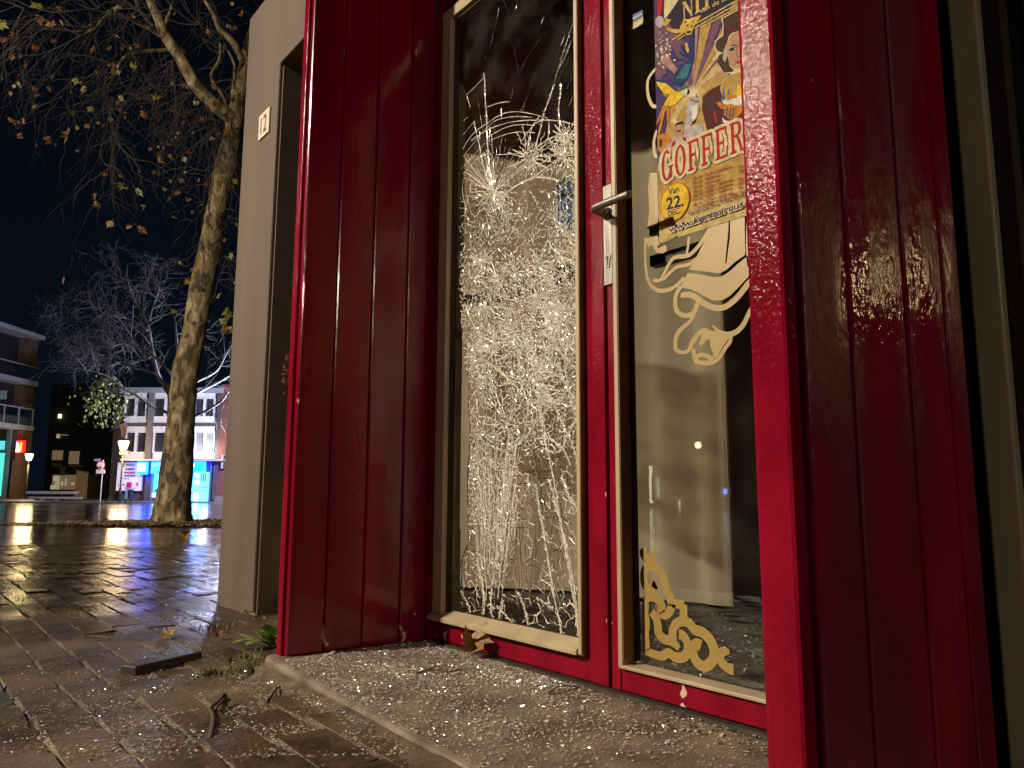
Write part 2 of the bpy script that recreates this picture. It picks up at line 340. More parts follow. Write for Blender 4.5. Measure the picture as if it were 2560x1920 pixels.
for i, (z, x, y) in enumerate(cand):
    h = gz(x, y)+.003+rng.uniform(-.003, .003); rx, ry, rz = rng.gauss(0, .012), rng.gauss(0, .008), rng.gauss(0, .02)
    if i < 290:
        o = bpy.data.objects.new('brick', vari[i % 6]); COL.objects.link(o); o.parent = paving
        o.location = (x, y, h); o.rotation_euler = (rx, ry, rz)
    else:
        me = vari[i % 6]; R = Matrix.LocRotScale(Vector((x, y, h)), Matrix.Rotation(rz, 3, 'Z') @ Matrix.Rotation(rx, 3, 'X') @ Matrix.Rotation(ry, 3, 'Y'), None)
        rest.add([R @ v.co for v in me.vertices], [tuple(p.vertices) for p in me.polygons])
rest.build('brick', M['brick'], paving, kind='stuff')

# sand and dirt washed up against the doorstep
sd = MB(); ps = []
for i in range(90):
    x = -1.99+i*.032; w_ = .042+.018*math.sin(i*.7)+rng.uniform(-.015, .02); zz = gz(x, -.5)
    ps.append([(x, step_y(x)+.004, zz*.35-.002+rng.uniform(-.002, .002)), (x, step_y(x)-.02, zz*.62+rng.uniform(-.003, .002)), (x, step_y(x)-w_*.6, zz+.004+rng.uniform(-.001, .002)), (x, step_y(x)-w_-.02, zz-.003)])
sd.add([p_ for r in ps for p_ in r], [(4*i+k, 4*i+k+1, 4*i+k+5, 4*i+k+4) for i in range(89) for k in range(3)])
sand = sd.build('sand', mat('washed_sand', (.135, .092, .053), (.05, .035, .021), 18, .9, bump=.7, bscale=70, detail=8), kind='stuff', smooth=True)
# concrete doorstep and the metal threshold behind it
s = MB(); ex = [-1.99, -1.5, -1.0, -.5, 0, .8]
s.prism([(x, step_y(x)) for x in ex]+[(.8, -.012), (-1.99, -.012)], -.2, 0.0)
doorstep = s.build('doorstep', M['stone'], bevel=.012, kind='structure')
s = MB(); s.box(-1.90, -.45, -.012, .06, -.2, .006); s.build('threshold', mat('grey_metal_threshold', (.10, .09, .075), (.06, .055, .05), 30, .35, metal=.4), kind='structure')
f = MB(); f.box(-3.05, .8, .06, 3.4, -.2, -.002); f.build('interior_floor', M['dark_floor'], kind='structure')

# ------------------------------------------------------------------ shop front: rendered wall with pillar and beam
XL, XC, ZT, ZB = -3.535, -3.105, 2.738, 2.303
shop = thing('shop_building', 'grey brown rendered shop front with square corner pillar and beam over the red doorway', 'building', (-3.32, .2, -.08))
b = MB(); b.plate([(XL, -.2), (XC, -.2), (XC, ZB), (3.2, ZB), (3.2, ZT), (XL, ZT)], -.05, .62); b.build('pillar', [M['plaster']], shop, bevel=.006)
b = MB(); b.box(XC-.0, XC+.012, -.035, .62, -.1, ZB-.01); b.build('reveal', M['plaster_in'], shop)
b = MB(); b.box(XC+.013, -1.99, .14, .18, -.1, .30); b.box(XC+.013, XC+.05, .14, .18, .30, ZB); b.box(-2.012, -1.995, .14, .18, .30, ZB); b.box(XC+.05, -2.012, .14, .18, 2.2, ZB)
b.build('side_window_frame', M['bead_b'], shop)
b = MB(); b.box(XC+.05, -2.012, .158, .164, .30, 2.2); b.build('side_window_pane', M['glass'], shop)
b = MB(); b.plate([(-2.78, .93), (-2.60, .90), (-2.03, .72), (-2.03, 1.36), (-2.78, 1.46)], .166, .172); b.build('shade_panel', M['veil'], shop)  # unseen panel added to throw a soft shade band on the curtain
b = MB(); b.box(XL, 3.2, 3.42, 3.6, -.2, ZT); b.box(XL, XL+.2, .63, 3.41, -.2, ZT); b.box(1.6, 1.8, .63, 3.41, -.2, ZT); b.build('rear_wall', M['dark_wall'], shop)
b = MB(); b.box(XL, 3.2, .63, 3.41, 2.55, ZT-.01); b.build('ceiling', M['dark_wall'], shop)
b = MB(); b.box(XL+.03, 3.18, .0, 3.6, ZT+.002, ZT+.06); b.build('roof', M['metal_dark'], shop)
# porch head over the doorway: red fascia with a dark soffit, its front edge shades the top of the door
b = MB(); b.box(-2.02, -.40, -.42, -.055, 2.16, 2.50); b.box(-2.02, -.40, -.055, .05, 2.02, 2.30); b.build('porch_head', M['red'], shop, bevel=.004)
b = MB(); b.box(-1.88, -.47, -.005, .055, 1.93, 2.018); b.build('door_head', M['red_old'], shop)
b = MB(); b.box(-1.905, -1.872, -.006, .055, .007, 1.929); b.build('door_jamb', M['red_old'], shop)
b = MB(); b.box(-.478, -.455, -.004, .055, .007, 1.929); b.build('door_jamb', M['red_old'], shop)
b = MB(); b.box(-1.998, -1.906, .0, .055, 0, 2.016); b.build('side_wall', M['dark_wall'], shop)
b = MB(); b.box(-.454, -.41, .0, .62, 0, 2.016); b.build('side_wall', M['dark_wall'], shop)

# house number plate
np_ = thing('house_number_plate', 'small cream house number plate on the grey corner pillar', 'house number', (-3.245, -.056, 2.07))
b = MB(); b.box(-3.308, -3.182, -.0585, -.0505, 2.008, 2.130); b.build('plate', flat('enamel_cream', (.62, .55, .42)), np_, bevel=.003)
b = MB(); k = MB()
for dx, dz, sz, mi in ((0, 0, 1, 0),):
    text_mesh(b, '12', .118, (-3.298, 2.028), y=-.0592, xs=.80, bold=.0006)
b.build('number', flat('dark_brown_enamel', (.045, .018, .012)), np_)

# ------------------------------------------------------------------ red plank screens either side of the doorway
def board(scr, pts, z0, z1, m): # pts: plan outline
    bb = MB(); bb.prism(pts, z0, z1); return bb.build('board', m, scr, bevel=.0045)
ws = thing('plank_screen', 'red plank screen projecting beside the shattered door, the one by the pillar', 'plank screen', (-1.95, -.2, 0), group='red plank screens flanking the doorway')
def xin(y): return -1.893-(.032*(-y/.4))
cuts = [-.372, -.306, -.1985, -.088, -.009]
cuts[0] = -.404
for a, c in zip(cuts[:-1], cuts[1:]):
    board(ws, [(xin(a)-.022, a+.0012), (xin(a), a+.0012), (xin(c), c-.0012), (xin(c)-.022, c-.0012)], .001, 2.158, M['red'])
b = MB(); b.prism([(-1.984, -.409), (-1.944, -.412), (-1.949, -.372), (-1.986, -.372)], -.03, 2.158); b.build('edge_post', M['red_old'], ws, bevel=.006)
b = MB(); b.prism([(-2.004, -.395), (-1.986, -.395), (-1.988, -.012), (-2.06, -.012)], -.03, 2.158); b.build('outer_board', M['red_old'], ws, bevel=.003)
wr_ = thing('plank_screen', 'red plank screen projecting in front of the poster door, the nearest to the camera', 'plank screen', (-.5, -.2, 0), group='red plank screens flanking the doorway')
b = MB(); b.prism([(-.541, -.405), (-.489, -.405), (-.4885, -.378), (-.541, -.378)], .001, 2.158); b.build('edge_post', M['red_old'], wr_, bevel=.006)
dv = np.array([math.cos(math.radians(75)), math.sin(math.radians(75))]); nv = np.array([dv[1], -dv[0]])
P0 = np.array([-.4885, -.404])
for k, (a, c) in enumerate(((.027, .1045), (.1055, .2065), (.2075, .283), (.284, .322))):
    o = -.0015*(k == 3)
    q = [P0+dv*(a+.0008)-nv*.022, P0+dv*(a+.0008)+nv*o, P0+dv*(c-.0008)+nv*o, P0+dv*(c-.0008)-nv*.022]
    board(wr_, [tuple(x) for x in q], .001, 2.158, M['red_bumpy'])
b = MB(); b.prism([(-.541, -.377), (-.516, -.377), (-.516, -.012), (-.541, -.012)], .001, 2.158); b.build('inner_board', M['red'], wr_)

# ------------------------------------------------------------------ neighbouring shop window at the right edge
sw = thing('shop_window', 'beige framed dark shop window beside the nearest red plank screen', 'window', (.2, 0, .2))
b = MB(); b.prism([(-.412, -.045), (-.374, -.045), (-.372, .0), (-.400, .02), (-.412, .02)], -.06, 2.2); b.build('frame_post', M['bead_b'], sw, bevel=.003)
b = MB(); b.box(-.371, 1.2, -.03, .02, 2.12, 2.2); b.build('frame_rail', M['bead_b'], sw)
b = MB(); b.box(-.371, 1.2, -.03, .02, -.06, .26); b.build('frame_rail', M['dark_wood'], sw)
b = MB(); b.box(-.371, 1.2, .008, .014, .261, 2.118); b.build('pane', M['glass'], sw)
b = MB(); b.box(-.371, -.350, -.028, .007, .262, 2.118); b.build('seal', M['black'], sw)
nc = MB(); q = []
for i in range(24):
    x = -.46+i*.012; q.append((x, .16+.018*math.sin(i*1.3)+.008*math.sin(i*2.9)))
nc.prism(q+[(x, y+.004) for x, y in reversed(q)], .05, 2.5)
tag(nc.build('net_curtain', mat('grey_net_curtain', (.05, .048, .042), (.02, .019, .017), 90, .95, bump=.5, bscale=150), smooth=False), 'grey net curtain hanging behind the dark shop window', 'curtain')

dlmp = thing('glint_lamp', 'unseen warm lamp added inside the neighbouring shop window to put golden glints on red planks', 'lamp', (.92, .72, 1.05))  # added out of view, makes the golden glints on the planks
b = MB(); b.lathe((.92, .72, 1.12), [(.0, -.045), (.03, -.034), (.042, 0), (.03, .034), (.0, .045)], 14); b.build('globe', glow('glint_lamp_glass', (1, .70, .34), 45), dlmp, smooth=True)
b = MB(); b.tube([(.92, .72, 1.17), (.92, .72, 2.54)], .006, 8); b.build('cord', M['black'], dlmp)
# ------------------------------------------------------------------ doors
GL, GR = .016, .038          # glass planes of the two leaves
dl = thing('glazed_door', 'red door leaf with shattered glass hanging in its frame', 'door', (-1.86, .02, .01), group='pair of red glazed doors')
def wedge(parent, name, m, box, bevel=.002):
    b = MB(); b.box(*box); return b.build(name, m, parent, bevel=bevel)
wedge(dl, 'stile', M['red_old'], (-1.868, -1.842, 0, .044, .010, 1.925)); wedge(dl, 'stile', M['red_old'], (-1.247, -1.1825, 0, .044, .010, 1.925))
wedge(dl, 'rail', M['red_old'], (-1.8415, -1.2475, .0015, .044, .010, .064)); wedge(dl, 'rail', M['red_old'], (-1.8415, -1.2475, .0015, .044, 1.885, 1.925))
b = MB(); b.prism([(-1.853, -.012), (-1.806, -.014), (-1.803, .014), (-1.8415, .014)], .085, 1.868); b.build('glazing_bead', M['bead'], dl, bevel=.002)
b = MB(); b.box(-1.259, -1.248, -.017, .014, .066, 1.868); b.build('glazing_bead', M['bead'], dl, bevel=.0015)
b = MB(); b.box(-1.2478, -1.2455, -.0165, .0, .064, 1.868); b.build('bead_edge', mat('brown_timber_edge', (.16, .085, .04), (.11, .055, .026), 14, .5), dl)
b = MB()
for p in ([(-.022, .0645), (-.022, .076), (.0145, .094), (.0145, .0645)],):
    x0, x1 = -1.862, -1.2595
    b.add([(x0, y, z) for y, z in p]+[(x1, y, z) for y, z in p], [(0, 1, 2, 3), (7, 6, 5, 4), (0, 4, 5, 1), (1, 5, 6, 2), (2, 6, 7, 3), (3, 7, 4, 0)])
b.build('weather_bead', M['bead'], dl, bevel=.0015)
b = MB(); b.box(-1.853, -1.2485, -.012, .014, 1.869, 1.905); b.build('glazing_bead', M['bead'], dl, bevel=.002)
b = MB(); b.box(-1.8025, -1.794, .0, .0145, .09, 1.868); b.box(-1.794, -1.26, .0, .0145, 1.862, 1.868); b.build('seal', M['dark_wood'], dl)
b = MB(); b.box(-1.80, -1.25, .075, .105, .965, 1.0); b.box(-1.80, -1.77, .044, .075, .97, .995); b.box(-1.28, -1.25, .044, .075, .97, .995)
b.build('push_bar', mat('dark_red_timber', (.10, .022, .012), (.05, .012, .008), 12, .5), dl)

dr = thing('glazed_door', 'red door leaf with circus poster, gold lettering and lever handle', 'door', (-.5, .02, .01), group='pair of red glazed doors')
wedge(dr, 'stile', M['red_old'], (-1.1725, -1.147, 0, .044, .010, 1.925)); wedge(dr, 'stile', M['red_old'], (-.535, -.48, 0, .044, .010, 1.925))
wedge(dr, 'rail', M['red_old'], (-1.1465, -.5355, .0015, .044, .010, .056)); wedge(dr, 'rail', M['red_old'], (-1.1465, -.5355, .0015, .044, 1.885, 1.925))
def bead_frame(par, x0, x1, z0, z1, w, d0, gy, m):
    for name, pl in (('glazing_bead', [(x0, z0), (x0+w, z0+w*.6), (x0+w, z1-w), (x0, z1)]), ('glazing_bead', [(x1, z0), (x1, z1), (x1-w, z1-w), (x1-w, z0+w*.6)]),
                     ('glazing_bead', [(x0, z0), (x1, z0), (x1-w, z0+w*.6), (x0+w, z0+w*.6)]), ('glazing_bead', [(x0, z1), (x0+w, z1-w), (x1-w, z1-w), (x1, z1)])):
        b = MB(); b.plate(pl, d0, gy-.001); b.build(name, m, par, bevel=.0012)
bead_frame(dr, -1.146, -.536, .0565, 1.884, .012, -.009, GR, M['bead'])
b = MB(); b.box(-1.1335, -1.1315, -.0075, GR-.001, .075, 1.87); b.build('bead_lining', mat('brown_bead_side', (.20, .125, .055), (.13, .08, .035), 9, .5, stretch=(1, 1, .3)), dr)
b = MB(); b.box(-1.134, -1.1245, GR-.012, GR-.001, .07, 1.87); b.build('seal', M['black'], dr)
b = MB(); b.box(-1.134, -.548, GR, GR+.006, .062, 1.878); b.build('glass_pane', M['glass'], dr)
b = MB(); b.box(-1.13, -.55, .10, .125, 1.015, 1.045); b.box(-1.13, -.55, .10, .125, .94, .965); b.build('push_bar', M['dark_wood'], dr)

# lever handle on its long plate
b = MB(); b.box(-1.1765, -1.149, -.006, -.0005, .885, 1.122); b.build('lock_plate', M['steel'], dr, bevel=.0015)
hd = MB(); zc = 1.052; xc = -1.1625
hd.tube([(xc, -.006, zc), (xc, -.026, zc)], .0105, 14)
hd.tube(smooth_path([(xc, -.022, zc), (xc, -.040, zc), (xc+.0035, -.051, zc), (xc+.013, -.0555, zc), (xc+.035, -.0565, zc), (xc+.075, -.056, zc), (xc+.114, -.0555, zc)], 5), [.0092]*31, 12)
hd.tube([(xc, -.0061, zc), (xc, -.009, zc)], .0145, 18)
h_o = hd.build('door_handle', M['steel'], dr, smooth=True)
kh = MB(); n = 14
kh.tube([(xc+.001, -.0062, .948), (xc+.001, -.0085, .948)], .0088, n); kh.box(xc-.004, xc+.006, -.0083, -.0062, .925, .944); kh.build('keyhole_cylinder', M['steel'], dr)
kh = MB(); kh.tube([(xc+.001, -.0086, .947), (xc+.001, -.0089, .947)], .0045, 10); kh.box(xc-.0008, xc+.0028, -.0089, -.0086, .929, .944); kh.build('keyhole', M['blackhole'], dr)
b = MB(); b.tube([(-1.14, .0115, .745), (-1.137, .0115, .745)], .004, 8); b.build('screw', M['black'], dr)

# ------------------------------------------------------------------ inside: curtain behind the doors
q = smooth_path([(-3.05, .50), (-2.76, .70), (-2.41, .98), (-2.0, 1.10), (-1.69, 1.17)], 24)
q2 = []
for i, p in enumerate(q):
    w = .012*math.sin(i*.55)+.008*math.sin(i*.23+1); q2.append((p[0]+w*.5, p[1]+w))
c = MB(); NZ = 12
for k in range(NZ):
    pass
c.prism([tuple(x) for x in q2]+[(x+.003, y+.006) for x, y in reversed(q2)], .012, 2.54)
cur = c.build('curtain', M['cloth'], smooth=False)
tag(cur, 'beige draught curtain hanging behind the shattered glass and the poster door', 'curtain')

# ------------------------------------------------------------------ the shattered pane
R2 = random.Random(11)
def pxz(u, v, y=GL): p = on(u, v, 1, y); return float(p[0]), float(p[2])
edge_px = [(1150, 1606), (1150, 1530), (1152, 1480), (1156, 1440), (1154, 1411), (1163, 1378), (1173, 1350), (1171, 1290), (1170, 1200), (1174, 1140), (1177, 1078), (1172, 1010), (1174, 952),
           (1165, 915), (1158, 873), (1157, 830), (1152, 790), (1149, 700), (1147, 640)]
edge = [pxz(*p) for p in edge_px]
left = [p for p in edge if p[1] < 1.2]
outline = [(-1.262, .0935), (-1.262, 1.861)] + [(-1.7935, 1.861), (-1.7935, edge[-1][1]+.01)] + [(max(x, -1.7935), z) for x, z in reversed(edge)]
outline = [(x, max(z, .0935)) for x, z in outline]
b = MB(); b.plate(outline, GL, GL+.006); b.build('glass_pane', M['pane'], dl)
def crack(mb, path, w, y=GL-.0006, jit=0, h=.6):
    """one fracture: a low ridge of crushed glass standing on the face of the pane; path in x,z metres, w in metres"""
    P = [np.array(p) for p in path]; n = len(P)
    if n < 2: return
    vs = []
    for i, p in enumerate(P):
        d = P[min(i+1, n-1)]-P[max(i-1, 0)]; L = np.hypot(*d) or 1; nn = np.array([-d[1], d[0]])/L
        ww = (w[i] if hasattr(w, '__len__') else w)*R2.uniform(.55, 1.4)/2
        vs += [(p[0]-nn[0]*ww, y, p[1]-nn[1]*ww), (p[0], y-ww*h*R2.uniform(.3, 1.5), p[1]), (p[0]+nn[0]*ww, y, p[1]+nn[1]*ww)]
    mb.add(vs, [f for i in range(n-1) for f in ((3*i, 3*i+1, 3*i+4, 3*i+3), (3*i+1, 3*i+2, 3*i+5, 3*i+4))])
def wobble(a, b, n, amp):
    a, b = np.array(a, float), np.array(b, float); d = b-a; L = np.hypot(*d) or 1; nn = np.array([-d[1], d[0]])/L
    return [tuple(a+d*i/n+nn*R2.gauss(0, amp)*(0 < i < n)) for i in range(n+1)]
def px_path(pts, n=5): return [pxz(*p) for p in smooth_path(pts, n)]
XLIM = (-1.79, -1.264)
def left_lim(z):
    l = [(zz, x) for x, z_ in edge for zz in (z_,)]; l.sort()
    return float(np.interp(z, [a for a, _ in l], [max(x, XLIM[0]) for _, x in l]))
def inside(p): return left_lim(p[1]) < p[0] < XLIM[1] and .096 < p[1] < 1.858
white, dark, fine = MB(), MB(), MB()
crumbs = []
def add(mb, path, w, y=GL-.0006, loose=0.0):
    run = []
    for p in path:
        if inside(p):
            run.append(p)
            if loose and R2.random() < loose: crumbs.append((p[0]+R2.gauss(0, w*.6), p[1]+R2.gauss(0, w*.5)))
        else:
            if len(run) > 1: crack(mb, run, w, y)
            run = []
    if len(run) > 1: crack(mb, run, w, y)
A, B_, C_, D_ = (1232, 478), (1328, 395), (1415, 345), (1410, 392)
def radials(c, n, r0, r1, w, a0=0, a1=360, mb=None, loose=.1, seg=7):
    for i in range(n):
        a = math.radians(a0+(a1-a0)*(i+R2.random())/n); r = R2.uniform(r0, r1); s = R2.uniform(.02, .25)*r
        p0 = (c[0]+math.cos(a)*s, c[1]-math.sin(a)*s); p1 = (c[0]+math.cos(a)*r*.8, c[1]-math.sin(a)*r)
        add(mb if mb is not None else white, [pxz(*q) for q in wobble(p0, p1, seg, 1.6)], w*R2.uniform(.6, 1.3), loose=loose)
# upper pane: long clean arcs and streaks
for pts, w in (([(1146, 392), (1180, 338), (1221, 306), (1262, 283), (1310, 281), (1368, 295)], .0020), ([(1150, 402), (1221, 315), (1262, 295), (1302, 292), (1330, 294)], .0018),
               ([(1178, 352), (1221, 324), (1280, 305), (1348, 300), (1400, 303), (1437, 312)], .0024), ([(1221, 342), (1262, 320), (1297, 312), (1338, 314)], .0017),
               ([(1229, 350), (1262, 337), (1297, 330), (1338, 332)], .0018), ([(1219, 268), (1246, 258), (1275, 254)], .0021), ([(1239, 387), (1297, 384), (1335, 377), (1393, 347)], .0017),
               ([(1146, 430), (1172, 402), (1200, 372), (1216, 357)], .0015), ([(1165, 238), (1188, 217), (1210, 193)], .0017), ([(1147, 311), (1170, 292)], .0012), ([(1155, 340), (1185, 305)], .0012),
               ([(1262, 486), (1290, 465), (1325, 448), (1345, 443), (1380, 447), (1402, 454)], .0045), ([(1330, 446), (1365, 420), (1400, 398)], .0025), ([(1345, 415), (1392, 380)], .003),
               ([(1327, 378), (1365, 352), (1395, 338)], .0032), ([(1305, 352), (1335, 312), (1360, 300)], .003), ([(1318, 380), (1330, 320), (1350, 290)], .0035), ([(1315, 370), (1312, 330)], .003)):
    add(white, px_path(pts), w, loose=.12)
for pts, w in (([(1210, 183), (1213, 215), (1213, 240), (1217, 290), (1218, 340), (1221, 385), (1224, 430), A], .0052), ([(1386, 210), (1376, 240), (1368, 262), (1360, 285), (1352, 320), (1338, 370)], .0052),
               ([(1402, 207), (1401, 235), (1397, 268), (1398, 299)], .0048), ([(1186, 303), (1190, 325), (1198, 360), (1210, 420), (1225, 465)], .0035), ([(1168, 240), (1176, 268)], .0028),
               ([(1425, 110), (1419, 130), (1404, 160), (1394, 178)], .0022), ([(1386, 208), (1400, 160), (1432, 60)], .0012), ([(1400, 300), (1398, 350)], .004), ([(1372, 300), (1370, 345), (1335, 400)], .0036)):
    add(white, px_path(pts, 7), w, loose=.55)
for pts in ([(1368, 25), (1352, 62), (1338, 99)], [(1431, 38), (1412, 90), (1385, 150), (1337, 238)], [(1444, 60), (1425, 110), (1374, 190)], [(1443, 100), (1410, 170), (1360, 270)], [(1302, 178), (1320, 140), (1352, 95)],
            [(1283, 218), (1297, 190)], [(1175, 72), (1190, 97), (1195, 115)], [(1247, 20), (1240, 70)], [(1258, 0), (1278, 42), (1292, 15)], [(1298, 187), (1291, 150), (1285, 118)], [(1444, 165), (1432, 190), (1418, 222)],
            [(1272, 280), (1285, 215), (1290, 190)], [(1194, 240), (1203, 300), (1216, 380)], [(1254, 270), (1250, 330), (1243, 400)], [(1444, 215), (1420, 270)], [(1212, 150), (1230, 100), (1246, 30)], [(1340, 180), (1300, 290)]):
    add(dark, px_path(pts, 4), .0016)
radials(A, 30, 60, 190, .0013, 50, 130, dark, 0); radials(A, 46, 40, 130, .0016, 20, 165, white, .2); radials(A, 40, 60, 150, .0014, 170, 300, dark, 0); radials(A, 30, 30, 90, .0022, 180, 360, white, .3)
radials(B_, 34, 25, 80, .0024, 0, 360, white, .35); radials(C_, 34, 20, 60, .0026, 0, 360, white, .4); radials(D_, 30, 20, 70, .0026, 0, 360, white, .4)
for k in range(26):                          # short rings of hairlines round the first impact
    a = R2.uniform(90, 200); r = R2.uniform(40, 110)
    add(white, [pxz(A[0]+math.cos(math.radians(t))*r*.8, A[1]-math.sin(math.radians(t))*r) for t in np.linspace(a, a+R2.uniform(12, 30), 5)], .0014)
# dense field: voronoi network whose density follows the blows
def dens(u, v):
    if v < 520: d = .50*math.exp(-(((u-1240)/70)**2+((v-500)/60)**2))+.55*math.exp(-(((u-1415)/45)**2+((v-400)/110)**2))+.30*math.exp(-(((u-1325)/40)**2+((v-440)/70)**2))
    elif v < 620: d = .35+.5*math.exp(-((u-1260)/70)**2)+.45*(u > 1370)
    elif v < 720: d = .55+.4*(v-620)/100
    elif v < 960: d = 1.0
    elif v < 1130: d = .92 if u < 1250 else .60
    elif v < 1330: d = .75 if u < 1290 else .20
    elif v < 1470: d = .42 if u < 1260 else .13
    else: d = .13
    return d
pts = []
while len(pts) < 5200:
    u, v = R2.uniform(1140, 1458), R2.uniform(340, 1610)
    if R2.random() < dens(u, v)**1.3: pts.append(Vector(pxz(u, v)))
r_ = geometry.delaunay_2d_cdt(pts, [], [], 0, 1e-6)
dv_, df_ = r_[0], r_[2]
cc = []; e2f = {}
for i, f in enumerate(df_):
    a, b2, c2 = (dv_[k] for k in f); d = 2*(a.x*(b2.y-c2.y)+b2.x*(c2.y-a.y)+c2.x*(a.y-b2.y))
    cx = ((a.x**2+a.y**2)*(b2.y-c2.y)+(b2.x**2+b2.y**2)*(c2.y-a.y)+(c2.x**2+c2.y**2)*(a.y-b2.y))/d if abs(d) > 1e-12 else a.x
    cy = ((a.x**2+a.y**2)*(c2.x-b2.x)+(b2.x**2+b2.y**2)*(a.x-c2.x)+(c2.x**2+c2.y**2)*(b2.x-a.x))/d if abs(d) > 1e-12 else a.y
    cc.append((cx, cy))
    for k in range(3):
        e = tuple(sorted((f[k], f[(k+1) % 3]))); e2f.setdefault(e, []).append(i)
for e, fs in e2f.items():
    if len(fs) != 2: continue
    p, q = cc[fs[0]], cc[fs[1]]
    L = math.hypot(p[0]-q[0], p[1]-q[1])
    if L > .06 or L < .0008: continue
    if R2.random() < (.30 if L < .02 else .72): continue
    w = R2.choice((.0010, .0014, .0022, .0038)) if L < .022 else .0010
    add(white, wobble(p, q, 2, L*.04), w*.85, y=GL-.0006-R2.uniform(0, .0012), loose=.22)
# starbursts of the many blows in the dense field
for k in range(34):
    u, v = R2.uniform(1175, 1445), R2.uniform(600, 1010)
    radials((u, v), R2.randint(8, 16), 12, R2.uniform(30, 95), .0030, 0, 360, white, .45, 5)
for c in ((1390, 820), (1300, 870), (1345, 1000), (1265, 1060), (1320, 950)): radials(c, 14, 30, 120, .003, 0, 360, white, .45, 8)
for k in range(26):                          # wandering strings of crushed glass crossing the field
    u, v, a = R2.uniform(1170, 1450), R2.uniform(590, 1110), R2.uniform(0, 6.28); pth = [(u, v)]
    for i in range(9): a += R2.gauss(0, .22); u += 17*math.cos(a)*.7; v += 17*math.sin(a); pth.append((u, v))
    add(white, [pxz(*p) for p in smooth_path(pth, 3)], R2.uniform(.0022, .0042), loose=.7)
# ropes: thick runs of crushed glass
for pts_, w in (([(1322, 800), (1332, 870), (1345, 960), (1352, 1040), (1366, 1110), (1385, 1200), (1410, 1350), (1436, 1500), (1448, 1590)], .006), ([(1340, 1210), (1352, 1280), (1370, 1390), (1388, 1500), (1412, 1610)], .0065),
                ([(1394, 900), (1410, 950), (1430, 990), (1446, 1040)], .0045), ([(1385, 1000), (1408, 1060), (1432, 1110), (1446, 1160)], .004), ([(1360, 1120), (1398, 1130), (1430, 1070), (1449, 1040)], .0045),
                ([(1240, 1120), (1270, 1125), (1310, 1100), (1345, 1050), (1395, 1000), (1440, 960)], .004), ([(1400, 810), (1390, 860), (1425, 905), (1450, 930)], .0045), ([(1260, 850), (1330, 830), (1400, 850), (1448, 830)], .0045),
                ([(1375, 1200), (1406, 1320), (1432, 1440), (1446, 1560)], .0055), ([(1258, 960), (1310, 940), (1372, 880)], .004), ([(1345, 940), (1325, 1000), (1312, 1090)], .0045), ([(1215, 900), (1290, 965), (1365, 1050)], .004),
                ([(1405, 1190), (1425, 1240), (1447, 1280)], .006), ([(1236, 1580), (1228, 1500), (1240, 1400), (1252, 1320)], .0045), ([(1205, 1590), (1212, 1500), (1196, 1400)], .0055), ([(1260, 1500), (1245, 1560), (1225, 1612)], .004),
                ([(1296, 1480), (1316, 1530), (1322, 1575)], .004), ([(1245, 1515), (1290, 1565), (1300, 1575)], .002), ([(1345, 1495), (1375, 1515), (1385, 1520)], .0022), ([(1155, 1480), (1175, 1520), (1180, 1560)], .0025)):
    base = smooth_path(pts_, 12)
    for k in range(3):
        add(white, [pxz(p[0]+R2.gauss(0, 1.4)*k, p[1]+R2.gauss(0, 1)) for p in base], w*(.62 if k == 0 else .35), y=GL-.001-.0006*k, loose=.9)
# combed near-upright streaks in the lower left
for k in range(120):
    u0 = R2.uniform(1186, 1300); v0 = R2.uniform(1060, 1330); L = R2.uniform(60, 230); u1 = 1232+(u0-1238)*(1-L/420)+R2.gauss(0, 4)
    add(white, [pxz(*p) for p in wobble((u0, v0), (u1, v0+L), 9, 1.5)], R2.uniform(.0009, .0022), loose=.14)
for k in range(60):
    u0 = R2.uniform(1185, 1440); v0 = R2.uniform(1040, 1380); L = R2.uniform(50, 200)
    add(dark, [pxz(*p) for p in wobble((u0, v0), (u0+R2.uniform(-.1, .28)*L, v0+L), 6, 1.5)], .0014)
for k in range(70):
    u0 = R2.uniform(1180, 1440); v0 = R2.uniform(1150, 1480)
    add(dark, [pxz(*p) for p in wobble((u0, v0), (u0+R2.uniform(-50, 50), v0+R2.uniform(-25, 25)), 4, 2)], .0013)
for k in range(40):                          # streaks running from the first impact towards the lower left corner
    a = math.radians(R2.uniform(205, 262)); r = R2.uniform(110, 330)
    add(dark, [pxz(*p) for p in wobble((A[0]+math.cos(a)*40, A[1]-math.sin(a)*50), (A[0]+math.cos(a)*r*.5, A[1]-math.sin(a)*r), 8, 2)], .0015)
white.build('crack_network', M['crack'], dl, kind='stuff', label='dense white network of cracks in the shattered pane')
dark.build('dark_crack_lines', M['crack_dark'], dl, kind='stuff')
b = MB()                                     # torn plastic interlayer hanging along the free edge
lo = [p for p in edge if .1 < p[1] < .78]
crack(b, [(x-.001, z) for x, z in smooth_path(lo, 5)], .0042, GL-.001)
for k in range(26):
    p = lo[R2.randrange(len(lo))]; crack(b, wobble(p, (p[0]+R2.uniform(.004, .03), p[1]+R2.uniform(-.04, .04)), 4, .003), .0018, GL-.001)
b.build('torn_interlayer', M['black'], dl, kind='stuff')
